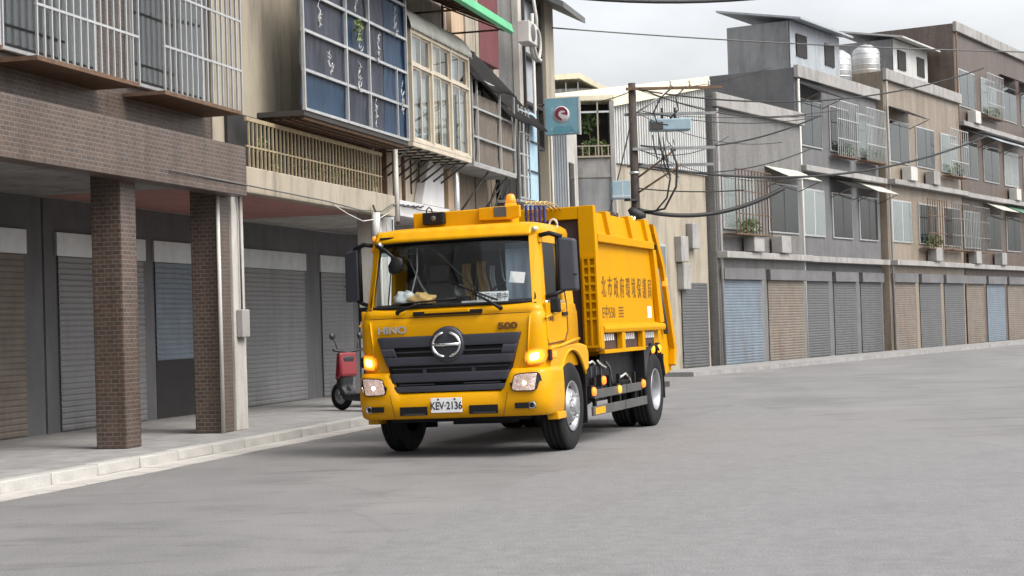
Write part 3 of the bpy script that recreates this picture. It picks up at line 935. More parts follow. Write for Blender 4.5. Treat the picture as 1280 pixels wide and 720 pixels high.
M_galv0 = mat('tarnished steel', (0.22, 0.21, 0.20), 0.6, metal=0.4, var=0.3, grime=0.5, gcol=(0.12, 0.06, 0.03))
M_green2 = mat('faded green sheet', (0.07, 0.17, 0.11), 0.6, var=0.25, grime=0.4)
def water_tank(s, t, z, label):
    r = empty('water_tank', rgw(s, t, z), GROT, label, 'water tank', 'rooftop water tanks')
    MB().lathe([(0, 1.55), (.25, 1.5), (.5, 1.32), (.55, 1.2), (.55, .35), (.5, .3), (0, .3)], (0, 0, 0), 'z', 24).build('tank', M_alu, r)
    for k in range(4):
        MB().lathe([(.555, .45 + k * .22), (.57, .47 + k * .22), (.555, .49 + k * .22)], (0, 0, 0), 'z', 24).build('hoop', M_alu, r)
    for a in range(4):
        x, y = .42 * math.cos(a * math.pi / 2 + .7), .42 * math.sin(a * math.pi / 2 + .7)
        MB().box(x - .03, x + .03, y - .03, y + .03, 0, .31).build('leg', M_steel_dk, r)
def row_house(name, s0, s1, H, wm, label, floors, bays, t=0.0, shm=M_shut_d, cage=True, dep=4.0):
    r = rgh(name, s0, s1, label)
    L = s1 - s0
    MB().box(0.01, L - .01, .05 - t, dep, 0, H).build('wall', wm, r, bevel=.01)
    MB().box(-.02, L + .02, -.12 - t, .048 - t, H - .35, H + .08).build('cornice', M_conc, r, bevel=.02)
    bw_ = L / bays
    for f in range(floors):
        z = 3.9 + f * 3.1
        MB().box(0.02, L - .02, -.30 - t, .047 - t, z - .55, z - .35).build('floor_band', M_conc, r, bevel=.015)
        for b in range(bays):
            x = b * bw_ + bw_ * .14
            x1 = (b + 1) * bw_ - bw_ * .14
            wi = MB().box(x, x1, -.0 - t, .045 - t, z + .35, z + 2.0).build('window', M_alu, r, bevel=.01)
            mid = (x + x1) / 2
            for a_, b_ in ((x + .06, mid - .03), (mid + .03, x1 - .06)):
                MB().box(a_, b_, -.016 - t, -.004 - t, z + .41, z + 1.94).build('pane', M_glass, wi)
            MB().box(x + .05, x1 - .05, -.0035 - t, -.001 - t, z + .4, z + 1.95).build('blind', M_dark if (b + f) % 3 else M_curtain, wi)
            kind_ = random.choice(('cage', 'cage', 'hood', 'plain', 'hood', 'plants'))
            if kind_ == 'cage':
                pr_ = random.uniform(.3, .55)
                c = MB().box(x - .1, x1 + .1, -pr_ - t, -.005 - t, z + .16, z + .2).build('window_cage', M_rust, r)
                cm_ = random.choice((M_alu, M_rust, M_galv0))
                bars(c, lin(x - .08, x1 + .08, random.choice((9, 12, 15))), -pr_ + .01 - t, z + .2, z + 2.15, .013, cm_)
                for q_ in (.8, 1.5, 2.15): rail(c, x - .1, x1 + .1, -pr_ + .01 - t, z + q_, .016, cm_)
                if random.random() < .6:
                    leaves(MB(), ((x + x1) / 2, -pr_ * .6 - t, z + .45), ((x1 - x) * .4, .15, .3), 150, .09).build('foliage', M_leaf, c)
            elif kind_ in ('hood', 'plants'):
                hm_ = random.choice((M_awn_dk, M_corr_g, M_poly, M_green2))
                MB().add([(x - .15, -.8 - t, z + 2.10), (x1 + .15, -.8 - t, z + 2.10), (x1 + .15, .04 - t, z + 2.5), (x - .15, .04 - t, z + 2.5)], [(0, 1, 2, 3)]).build('window_hood', hm_, r, solid=.02)
                for xx in (x - .1, x1 + .1):
                    MB().tube([(xx, -.75 - t, z + 2.08), (xx, .02 - t, z + 1.8)], .016, 4).build('hood_stay', M_rust, r)
            if random.random() < .4:
                xa = random.uniform(x, x1 - .8)
                MB().box(xa, xa + .8, -.4 - t, -.02 - t, z - .33, z + .22).build('air_conditioner_case', random.choice((M_pipe, M_conc)), r, bevel=.02)
    MB().tube([(.12, -.06 - t, .1), (.12, -.06 - t, H - .4)], .045, 7).build('drain_pipe', random.choice((M_pipe, M_rust, M_conc)), r)
    for b in range(bays):
        x = b * bw_ + .25
        MB().box(x - .04, (b + 1) * bw_ - .21, -.10 - t, .046 - t, 2.7, 3.05).build('shutter_box', M_dkgrey, r, bevel=.01)
        shutter(r, x, (b + 1) * bw_ - .25, .03 - t, .1, 2.7, random.choice((shm, M_shut_b, M_shut_r, shm)))
    return r
row_house('row_house', 6.3, 13.5, 8.3, M_mos_g, 'grey tiled two storey house right of the corrugated one', 1, 2, .2)
row_house('row_house', 13.6, 22.0, 10.0, M_dkgrey, 'tall dark grey house in the middle of the receding right row', 2, 3, .0)
row_house('row_house', 22.1, 32.0, 10.8, M_mos_c, 'tan tiled house far along the right row', 2, 3, .25)
row_house('row_house', 32.1, 46.0, 14.0, M_mos_b, 'brown house at the far right end of the receding row', 3, 4, .1)
water_tank(21.0, -1.2, 10.08, 'steel water tank on the dark grey house')
water_tank(25.5, -1.6, 10.88, 'steel water tank on the tan tiled house of the right row')
def roof_shed(s0, s1, z, label, m):
    r = empty('roof_shed', rgw(s0, -.9, z), GROT, label, 'shed', 'rooftop sheds')
    L = s1 - s0
    n = int(L / .12)
    MB().grid(lambda u, v: (u, .03 * (int(round(u / .12)) % 2), v), lin(0, L, n), [0, 1.9], smooth=False).build('wall', m, r)
    MB().box(0.02, L - .02, .04, 2.4, 0, 1.88).build('core', M_grey, r)
    MB().prism([(-.5, 1.85), (2.7, 2.45), (2.7, 2.52), (-.5, 1.92)], 'x', -.2, L + .2).build('roof', m, r)
    for x in (.6, L - 1.6):
        MB().box(x, x + 1.0, -.03, -.002, .7, 1.5).build('window', M_dark, r)
roof_shed(15.5, 20.5, 10.08, 'grey sheet shed on the dark grey house', M_corr_g)
roof_shed(26.8, 31.5, 10.88, 'pale sheet shed on the tan tiled house', M_corr)
tag(MB().box(0, 50, -2.2, -.5, 0, .12).build('far_pavement', M_pave), kind='structure')
bpy.data.objects['far_pavement'].location = rgw(0)
bpy.data.objects['far_pavement'].rotation_euler = (0, 0, GROT)

M_galv = mat('dull galvanised steel', (0.26, 0.265, 0.27), 0.6, metal=0.4, var=0.2, grime=0.4)
# ------------------------------------------------------------------ utility pole and its gear
up = empty('utility_pole', (2.95, 40.0, 0), R(4), 'dark utility pole with steel crossarms behind the truck body', 'utility pole')
MB().tube([(0, 0, 0), (0, 0, 3.5), (.0, 0, 7.08)], [.125, .11, .088], 14).build('shaft', M_pole, up)
for z, x0, x1, y, m in ((6.93, -.16, 2.1, -.13, M_rust), (6.36, -.18, 2.0, .13, M_galv), (5.52, -.05, 1.9, -.13, M_galv), (5.15, -.15, 1.9, .13, M_galv)):
    MB().box(x0, x1, y - .03, y + .03, z - .032, z + .032).build('crossarm', m, up)
MB().tube([(0.05, .17, 6.36), (0.85, .05, 6.88)], .025, 5).build('brace', M_alu, up)
MB().tube([(0.05, -.17, 4.85), (1.0, -.10, 5.52)], .025, 5).build('brace', M_rust, up)
MB().tube([(0.05, -.17, 4.5), (1.1, -.10, 5.15)], .025, 5).build('brace', M_rust, up)
for x in (.9, 1.35, 1.8):
    MB().lathe([(.0, 0), (.02, 0), (.035, .04), (.02, .07), (.035, .10), (.02, .15), (0, .15)], (x, -.13, 6.962), 'z', 12).build('insulator', M_pipe, up)
for z in (2.1, 3.9, 4.95):
    MB().lathe([(.10, z), (.125, z), (.125, z + .05), (.10, z + .05)], (0, 0, 0), 'z', 14).build('band', M_alu, up)
tr = empty('transformer', (3.36, 40.22, 5.96), R(4), 'blue grey transformer hung on the crossarm of the utility pole', 'transformer')
MB().box(0, .95, -.2, .2, 0, .28).build('case', M_box, tr, bevel=.03)
MB().box(-.02, .28, -.24, -.205, .02, .2).build('dark_cover', M_steel_dk, tr, bevel=.01)
for x in (.3, .6):
    MB().tube([(x, 0, .28), (x, 0, .55)], .03, 7).build('bushing', M_pole, tr)
bx = empty('control_box', (2.38, 39.8, 4.36), R(4), 'pale blue grey box on the left of the utility pole', 'box')
MB().box(0, .43, -.15, .15, 0, .42).build('case', M_box, bx, bevel=.015)
MB().box(.24, .255, -.158, -.151, .02, .4).build('seam', M_alu, bx)
MB().box(.0, .42, -.158, -.151, .05, .07).build('hinge_strip', M_alu, bx)
MB().box(.3, .62, -.05, .05, -.05, .0).build('bracket', M_steel_dk, bx)
cn = empty('cable_joint', (2.96, 39.75, 3.95), 0, 'black cable joint bulging from the pole below the blue box', 'cable joint')
MB().tube([(-.18, 0, .18), (-.1, 0, .1), (.05, 0, .02), (.2, 0, 0)], [.06, .11, .12, .05], 9).build('sleeve', M_cable, cn)

NC = [0]
def sag(a, b, d, n=24):
    a, b = Vector(a), Vector(b)
    return [a.lerp(b, i / n) - Vector((0, 0, d * 4 * (i / n) * (1 - i / n))) for i in range(n + 1)]
def cable(pts, r, label, m=None, grp='overhead cables'):
    o = MB().tube(pts, r, 6).build('cable', m or M_cable)
    return tag(o, label, 'cable', grp)
cable(sag((-2.5, 38.5, 9.7), (12, 42, 10.4), 1.05), .045, 'thick black cable crossing the sky at the top')
cable(sag((1.1, 44, 9.15), (16, 47, 8.5), .12), .018, 'thin grey wire crossing the sky below the thick cable', M_cable_g)
cable(sag((3.0, 39.8, 6.9), (2.0, 47.9, 7.7), .1), .014, 'thin wire from the pole top to the balcony house', M_cable_g)
cable(sag((3.0, 39.85, 4.1), (6.6, 41, 4.6), .35), .05, 'thick black cable looping right from the pole at its lowest band')
cable([(3.1, 39.8, 4.05), (3.4, 39.75, 4.06), (3.66, 39.72, 4.35), (3.75, 39.7, 4.8), (3.7, 39.7, 5.15), (3.55, 39.75, 5.5)], .022, 'black cable loop hanging right of the pole under the lower crossarms')
cable([(3.15, 39.8, 4.02), (3.6, 39.75, 4.1), (3.88, 39.7, 4.6), (3.92, 39.7, 5.1), (3.8, 39.7, 5.5)], .026, 'outer black cable loop hanging right of the pole')
cable([(3.9, 39.85, 6.95), (3.6, 39.8, 6.7), (3.42, 39.8, 6.35), (3.5, 39.8, 6.1), (3.75, 39.8, 6.05)], .02, 'black jumper cable curling from the top crossarm to the transformer')
cable([(4.2, 39.85, 6.95), (3.95, 39.8, 6.7), (4.0, 39.8, 6.4), (3.8, 39.8, 6.2)], .018, 'second black jumper cable right of the top crossarm')
cable(sag((3.1, 39.9, 5.6), (7.5, 41, 6.3), .3), .02, 'black cable running right from below the transformer')
cable(sag((2.9, 39.8, 6.2), (2.6, 44.5, 4.4), .05), .016, 'slanting wire left of the pole in front of the corrugated wall', M_cable_g)
cable(sag((2.97, 40, 6.95), (14, 50, 8.6), .6), .02, 'black wire running away right from the pole top')
cable(sag((2.97, 40, 5.2), (14, 50, 6.6), .7), .03, 'black cable running away right from the lower crossarm')
cable(sag((3.0, 39.8, 4.6), (5.5, 40, 4.5), .06), .015, 'thin black wire running level from the blue box')
for i, (x, z) in enumerate(((3.38, 5.55), (3.52, 5.6), (3.62, 5.5))):
    cable([(x, 39.8, z + .28), (x + .03, 39.8, z), (x + .1, 39.8, z - .3)], .016, ['short black drop wire nearest the pole between the crossarms', 'short black drop wire in the middle between the crossarms', 'short black drop wire farthest from the pole between the crossarms'][i])

for i in range(9):
    x0 = 3.0 + random.uniform(0, .2)
    z0 = random.choice((5.15, 5.52, 6.36, 6.9)) + random.uniform(-.05, .05)
    cable(sag((x0, 39.85, z0), (random.uniform(5.5, 9), 40 + random.uniform(0, 3), z0 + random.uniform(-.9, .7)), random.uniform(.05, .4)), random.choice((.008, .011, .014)), 'thin dark wire in the tangle running right from the utility pole', M_cable, 'tangled wires right of the pole')
for i in range(5):
    x0 = random.uniform(3.25, 3.75)
    z0 = random.uniform(4.9, 6.2)
    cable([(x0, 39.78, z0), (x0 + random.uniform(-.1, .1), 39.75, z0 - .25), (x0 + random.uniform(-.05, .25), 39.75, z0 - .5), (x0 + random.uniform(.1, .35), 39.78, z0 - random.uniform(.2, .8))], .010, 'thin looping wire hanging between the crossarms of the utility pole', M_cable, 'looping wires on the pole')
# wires slung along the front of the left row
cable([facw(s, t, z) for s, t, z in ((20, .34, 3.62), (23, .30, 3.6), (25.6, .28, 3.58), (27.2, .30, 3.52), (28.3, .30, 3.56), (28.9, .28, 3.72), (30.2, .1, 3.78), (31.2, .06, 3.76), (33.2, .05, 3.8))], .011, 'grey wire slung along the cream parapet', M_cable_g)
cable([facw(s, t, z) for s, t, z in ((26.0, .26, 3.55), (26.6, .3, 3.42), (27.3, .3, 3.34), (28.1, .3, 3.42), (28.9, .28, 3.6))], .010, 'pale sagging cable under the cream parapet', M_pipe)
pts = []
for k in range(60):
    s = 28.9 + 2.6 * k / 59
    pts.append(facw(s, .04 + .03 * math.sin(k * 1.9), 3.84 + .016 * math.sin(k * .9) - .05 * math.sin(k / 59 * math.pi)))
cable(pts, .012, 'tangled black wires on the white floor beam', M_cable)
lt = empty('tube_lamp', facw(27.85, .32, 3.05), FROT, 'short slanting white lamp tube hanging under the parapet', 'lamp')
MB().tube([(0, 0, 0), (.03, .0, .22), (.06, 0, .46)], .075, 8).build('tube', M_pipe, lt)
MB().tube([(.06, 0, .46), (.07, .05, .6)], .02, 5).build('hanger', M_steel_dk, lt)

# ------------------------------------------------------------------ garbage truck
M_yel = mat('yellow paint', (0.64, 0.308, 0.001), 0.5, var=0.05, scale=1.3, coat=0.35, spec=0.06, grime=0.20, gcol=(0.33, 0.17, 0.03), gscale=1.6)
M_yel_b = mat('yellow body paint', (0.56, 0.268, 0.001), 0.55, var=0.05, scale=1.1, coat=0.0, spec=0.06, bump=0.04, bscale=2.2, grime=0.30, gcol=(0.40, 0.19, 0.02), gscale=1.0)
M_mar = mat('maroon grey with shade', (0.055, 0.03, 0.028), 0.7, var=0.3, grime=0.3)
M_plas = mat('charcoal plastic', (0.032, 0.034, 0.045), 0.48, var=0.12, bump=0.05, bscale=200)
M_blk = mat('black plastic', (0.007, 0.007, 0.008), 0.55, spec=0.3, var=0.2)
M_rub = mat('tyre rubber', (0.013, 0.013, 0.014), 0.85, spec=0.25, var=0.25, scale=8, bump=0.1, bscale=120, grime=0.22, gcol=(0.09, 0.085, 0.08), gscale=3)
M_rim = mat('silver wheel', (0.36, 0.37, 0.385), 0.38, metal=0.7, var=0.18, scale=6, grime=0.5, gcol=(0.08, 0.075, 0.07), gscale=4)
M_chr = mat('chrome', (0.80, 0.80, 0.80), 0.14, metal=1.0, var=0.04)
M_amb = mat('lit amber lens', (0.80, 0.18, 0.01), 0.25, var=0.08, emit=(1.0, 0.20, 0.01), estr=1.5)
M_amb2 = mat('amber lens', (0.80, 0.22, 0.02), 0.18, var=0.08, emit=(1.0, 0.30, 0.02), estr=0.35)
M_orange = mat('lit orange marker', (0.75, 0.12, 0.01), 0.25, var=0.1, emit=(1.0, 0.17, 0.015), estr=1.4)
M_yell = mat('lit yellow marker', (0.80, 0.33, 0.02), 0.25, var=0.1, emit=(1.0, 0.36, 0.02), estr=0.8)
M_hl = mat('lit headlamp bowl', (0.62, 0.50, 0.46), 0.18, metal=0.5, var=0.75, scale=22, bump=0.8, bscale=30, emit=(1.0, 0.62, 0.50), estr=0.16)
M_hlb = mat('lit bulb', (1, .9, .8), 0.3, var=0.02, emit=(1.0, 0.75, 0.5), estr=3.0)
M_core = mat('lit signal core', (1, .7, .2), 0.3, var=0.02, emit=(1.0, 0.50, 0.10), estr=4.0)
M_wind = glass('windscreen glass', (0.86, 0.90, 0.90), 0.95)
M_band = glass('tinted shade band', (0.42, 0.50, 0.52), 0.3)
M_lens = glass('clear lens', (0.95, 0.95, 0.95), 1.0)
M_text = mat('dark brown lettering', (0.12, 0.046, 0.004), 0.6, var=0.2)
M_ink = mat('dark lettering', (0.02, 0.022, 0.03), 0.5, var=0.15)
M_plate = mat('number plate', (0.78, 0.79, 0.80), 0.4, var=0.04)
M_guard = mat('side guard rail', (0.12, 0.118, 0.115), 0.5, metal=0.5, var=0.2, grime=0.3)
M_tanh = mat('yellowed hose', (0.50, 0.36, 0.14), 0.5, var=0.15)
M_bluec = mat('blue hose', (0.035, 0.04, 0.20), 0.4, var=0.25)
M_seat = mat('seat cloth', (0.04, 0.042, 0.046), 0.9, var=0.2)
M_seat2 = mat('grey seat cloth', (0.09, 0.092, 0.095), 0.9, var=0.2)
M_paleb = mat('pale blue patch', (0.34, 0.41, 0.50), 0.85, var=0.12, scale=2)
M_dash = mat('dashboard', (0.018, 0.019, 0.021), 0.7, var=0.15)
M_clw = mat('white cloth', (0.62, 0.64, 0.64), 0.9, var=0.12, scale=9)
M_clo = mat('tan cloth', (0.55, 0.36, 0.14), 0.9, var=0.15, scale=9)

TR = empty('garbage_truck', (-0.748, 19.794, 0.0), R(-17.825), 'yellow garbage truck driving towards the camera with amber lamps lit', 'garbage truck')
LEAN = 0.0154
def lean(p):
    return (p[0] - LEAN * (p[2] - .5), p[1], p[2] + LEAN * p[0])
def tb(name, mb, m, parent=None, bevel=0.0, solid=0.0, sprung=True, seg=2):
    if sprung: mb.xf(lean)
    return mb.build(name, m, parent or TR, bevel, solid, seg)

def plan(x, yf, W, r, bow):
    ax = abs(x)
    y = yf + bow * (ax / W) ** 2
    if ax > W - r:
        d = min(r, ax - (W - r))
        y += r - math.sqrt(max(0, r * r - d * d))
    return y
def uring(yf, W, r, yr, bow=0.04, nf=12, na=8):
    pts = [(-W, yr), (-W, (yr + yf + bow + r) / 2)]
    for k in range(na):
        a = math.pi - (math.pi / 2) * k / (na - 1)
        pts.append((-(W - r) + r * math.cos(a), yf + bow + r - r * math.sin(a)))
    for k in range(1, nf):
        x = -(W - r) + 2 * (W - r) * k / nf
        pts.append((x, yf + bow * (x / (W - r)) ** 2))
    for k in range(na):
        a = math.pi / 2 - (math.pi / 2) * k / (na - 1)
        pts.append(((W - r) + r * math.cos(a), yf + bow + r - r * math.sin(a)))
    pts += [(W, (yr + yf + bow + r) / 2), (W, yr)]
    return pts
def loft(mb, rings, close=False, cap_top=False, smooth=True):
    n = len(rings[0])
    v = [p for r_ in rings for p in r_]
    f = []
    for j in range(len(rings) - 1):
        for i in range(n if close else n - 1):
            k = (i + 1) % n
            f.append((j * n + i, j * n + k, (j + 1) * n + k, (j + 1) * n + i))
    if cap_top:
        f.append(tuple((len(rings) - 1) * n + i for i in range(n)))
    return mb.add(v, f, smooth)
def zring(z, *a, **k):
    return [(x, y, z) for x, y in uring(*a, **k)]

# --- cab lower shell (closed at the back by its last edge)
shell = MB()
loft(shell, [zring(0.98, .05, 1.12, .17, 1.52), zring(1.10, .035, 1.13, .17, 1.52), zring(1.30, .025, 1.14, .17, 1.52), zring(1.50, .03, 1.14, .17, 1.52),
             zring(1.625, .035, 1.135, .17, 1.52), zring(1.64, .050, 1.13, .17, 1.52), zring(1.655, .042, 1.125, .17, 1.52), zring(1.72, .07, 1.115, .17, 1.52), zring(1.745, .12, 1.09, .17, 1.50)], close=True)
cab = tb('cab', shell, M_yel)
# pillars and roof
def sym(fn):
    for s in (-1, 1): fn(s)
def q(s, pts):                      # mirrored quad, kept counter-clockwise from above
    p = [(s * a, b, c) for a, b, c in pts]
    return p if s > 0 else [p[0], p[3], p[2], p[1]]
def apil(s):
    tb('a_pillar', MB().hull8(q(s, [(0.985, .145, 1.72), (1.085, .235, 1.72), (1.105, .36, 1.72), (1.03, .36, 1.72)]),
                              q(s, [(0.915, .335, 2.56), (1.005, .385, 2.56), (1.055, .46, 2.56), (.99, .46, 2.56)])), M_yel, cab, bevel=.02, seg=3)
    tb('rear_quarter', MB().hull8(q(s, [(1.05, 1.03, 1.72), (1.105, 1.03, 1.72), (1.105, 1.51, 1.72), (1.05, 1.51, 1.72)]),
                                  q(s, [(1.0, 1.03, 2.56), (1.055, 1.03, 2.56), (1.055, 1.49, 2.56), (1.0, 1.49, 2.56)])), M_yel, cab, bevel=.01)
    tb('window_frame', MB().hull8(q(s, [(1.03, .37, 2.44), (1.062, .37, 2.44), (1.062, 1.03, 2.44), (1.03, 1.03, 2.44)]),
                                  q(s, [(1.0, .40, 2.56), (1.055, .40, 2.56), (1.055, 1.03, 2.56), (1.0, 1.03, 2.56)])), M_yel, cab, bevel=.006)
    tb('side_glass', MB().add([(s * 1.085, .34, 1.73), (s * 1.085, 1.04, 1.73), (s * 1.045, 1.04, 2.5), (s * 1.045, .42, 2.5)], [(0, 1, 2, 3)]), M_wind, cab)
sym(apil)
tb('rear_wall', MB().box(-1.05, 1.05, 1.44, 1.50, 1.2, 2.56), M_dash, cab)
roof = MB()
loft(roof, [zring(2.525, .275, 1.06, .16, 1.50, bow=.07), zring(2.58, .25, 1.065, .16, 1.50, bow=.07), zring(2.635, .27, 1.05, .17, 1.49, bow=.07), zring(2.675, .33, 1.0, .18, 1.44, bow=.07),
            zring(2.70, .46, .90, .2, 1.34, bow=.05), zring(2.71, .62, .72, .2, 1.15, bow=.02)], close=True, cap_top=True)
roof_o = tb('roof', roof, M_yel)
# wavy sun visor lip over the windscreen
vis = MB().grid(lambda u, v: (u, .20 + .09 * abs(u) ** 2.4 + .10 * v, 2.53 + .15 * v - .02 * v * v + .006 * math.sin(u * 26) * v), lin(-.97, .97, 60), lin(0, 1, 5))
tb('sun_visor', vis, M_yel, solid=.02)
tb('visor_slot', MB().box(-.90, -.72, .27, .30, 2.575, 2.60), M_blk)
# windscreen and its dark surround
def wsp(u, v, off=0.0):
    hw = 1.015 - .085 * v
    x = u * hw
    return (x, .085 + .20 * v + .115 * abs(u) ** 3.0 - off, 1.755 + .775 * v)
tb('windscreen', MB().grid(lambda u, v: wsp(u, v), lin(-1, 1, 30), lin(0, 1, 8)), M_wind, cab)
bd = [wsp(u, 0, .005) for u in lin(-.97, .97, 24)] + [wsp(1, v, .005) for v in lin(.05, .95, 8)] + [wsp(u, 1, .005) for u in lin(.97, -.97, 24)] + [wsp(-1, v, .005) for v in lin(.95, .05, 8)]
bd.append(bd[0])
tb('windscreen_seal', MB().tube(bd, .019, 6, cap=False), M_blk, cab)
# wipers
for px, a, b, c in ((-.62, (-.34, 1.80), (-.58, 1.80), (.10, 1.835)), (.65, (.30, 1.88), (.60, 1.79), (.02, 2.02))):
    def wp(x, z, o=.03):
        v = (z - 1.755) / .775
        return wsp(x / (1.015 - .085 * max(0, v)), v, o)
    wa = tb('wiper', MB().tube([(px, .03, 1.695), (px, .0, 1.70), wp(a[0] * .6 + px * .4, a[1] * .6 + 1.72 * .4, .05), wp(*a, .045)], [.03, .022, .013, .009], 6), M_blk)
    tb('blade', MB().tube([wp(*b), wp((b[0] + c[0]) / 2, (b[1] + c[1]) / 2), wp(*c)], .011, 5), M_blk, wa)
# hood slot handle
tb('hood_slot', MB().box(-.42, .42, .010, .06, 1.650, 1.698), M_blk, cab)
tb('hood_handle', MB().prism([(-.28, 1.672), (.28, 1.672), (.27, 1.715), (-.27, 1.715)], 'y', -.004, .05), M_yel, cab, bevel=.008)
tb('hood_seam', MB().grid(lambda x, v: (x, plan(x, .030, 1.135, .17, .04) + .002, 1.628 + .009 * v), lin(-1.0, 1.0, 40), [0, 1]), M_text, cab)

# --- grille
def fp(x, off, z=None):
    yf = .03
    return plan(x, yf, 1.14, .17, .04) - off
def trap(z0, z1, h0, h1, off, x0=None, x1=None, n=24):
    def fn(u, v):
        hw = h0 + (h1 - h0) * v
        x = u * hw
        return (x, fp(x, off), z0 + (z1 - z0) * v)
    return MB().grid(fn, lin(-1 if x0 is None else x0, 1 if x1 is None else x1, n), lin(0, 1, 4))
def slab(z0, z1, h0, h1, off, th=.03, x0=None, x1=None):
    """thick trapezoid plate following the curve of the front"""
    mb = trap(z0, z1, h0, h1, off, x0, x1)
    n = len(mb.v)
    mb2 = trap(z0, z1, h0, h1, off - th, x0, x1)
    mb.add(mb2.v, [tuple(reversed(f)) for f in mb2.f], True)
    nu, nv = 24, 4
    edge = list(range(nu)) + [j * nu + nu - 1 for j in range(1, nv)] + [(nv - 1) * nu + i for i in range(nu - 2, -1, -1)] + [j * nu for j in range(nv - 2, 0, -1)]
    mb.f += [(edge[(i + 1) % len(edge)], edge[i], edge[i] + n, edge[(i + 1) % len(edge)] + n) for i in range(len(edge))]
    mb.sm += [False] * len(edge)
    return mb
gr = tb('grille', slab(0.76, 1.415, .675, .878, .010, .03), M_blk)
tb('grille_panel', slab(1.285, 1.412, .84, .877, .062, .055), M_plas, gr, bevel=.006)
tb('grille_panel', slab(1.075, 1.175, .765, .802, .062, .055), M_plas, gr, bevel=.006)
for a, b in ((-1, -.80), (.80, 1)):
    tb('grille_panel', slab(1.176, 1.284, .803, .839, .060, .053, a, b), M_plas, gr)
tb('grille_bar', slab(1.220, 1.240, .66, .66, .036, .02), M_plas, gr, bevel=.004)
tb('grille_bar', slab(1.030, 1.048, .70, .71, .030, .02), M_plas, gr, bevel=.004)
tb('grille_panel', slab(0.88, 0.985, .705, .735, .062, .055), M_plas, gr, bevel=.006)
tb('grille_panel', slab(0.765, 0.835, .67, .69, .066, .06), M_plas, gr, bevel=.006)
for a in (-.30, .30): tb('grille_clip', MB().box(a - .02, a + .02, -.01, .03, .985, 1.03), M_plas, gr)
for a, b in ((-.62, -.18), (.18, .62)):
    tb('intake_bar', MB().box(a, b, -.015, -.0, .848, .86), M_plas, gr)
# emblem boss and emblem
eb = tb('emblem_boss', MB().lathe([(0, -.045), (.185, -.045), (.205, -.036), (.215, .03)], (0, .0, 1.305), 'y', 40), M_plas, gr)
def arc_pts(a0, a1, rx, rz, y, n=18):
    return [(rx * math.cos(a), y, 1.305 + rz * math.sin(a)) for a in lin(R(a0), R(a1), n)]
em = MB()
em.tube(arc_pts(-80, 78, .166, .140, -.062), [.010] + [.02] * 16 + [.010], 6)
em.tube(arc_pts(102, 260, .166, .140, -.062), [.010] + [.02] * 16 + [.010], 6)
em.tube([(-.16, -.062, 1.305), (0, -.066, 1.305), (.16, -.062, 1.305)], .021, 6)
tb('emblem', em, M_chr, eb)
# lettering on the front
tm = text_mb('HINO', .115, .004, 1.25, .003).xf(lambda p: (p[0] - .70, fp(p[0] - .70, .012) + p[1], p[2] + 1.492))
tb('lettering', tm, M_alu, cab)
tm = text_mb('500', .10, .004, 1.55, .004).xf(lambda p: (p[0] + .72, fp(p[0] + .72, .010) + p[1], p[2] + 1.488))
tb('lettering', tm, M_text, cab)

# --- bumper: one curved piece, low in the middle, carrying the lamp pods at its ends
def btop(x):
    a = abs(x)
    if a < .62: return .755
    if a > .76: return 1.0
    t = (a - .62) / .14
    return .755 + .245 * t * t * (3 - 2 * t)
BW = 1.185
rows = [(0.0, .00, 1.14), (.06, -.055, 1.17), (.35, -.085, BW), (.62, -.075, BW), (.9, -.05, 1.18), (1.0, -.02, 1.17)]
bm = MB()
rings = []
for v, yf, W_ in rows:
    rr = []
    for x, y in uring(yf, W_, .22, .66, .05, nf=40, na=10):
        rr.append((x, y, .455 + v * (btop(x) - .455)))
    rings.append(rr)
rr = [(x * .97, y + .06, z - .005) for x, y, z in rings[-1]]
rings.append(rr)
loft(bm, rings)
bump_o = tb('bumper', bm, M_yel)
def bfp(x, off):
    return plan(x, -.088, BW, .22, .05) - off
def bpatch(x0, x1, z0, z1, off, sk=0.0, n=10):
    return MB().grid(lambda x, v: (x + sk * v, bfp(x + sk * v, off), z0 + (z1 - z0) * v), lin(x0, x1, n), lin(0, 1, 4))
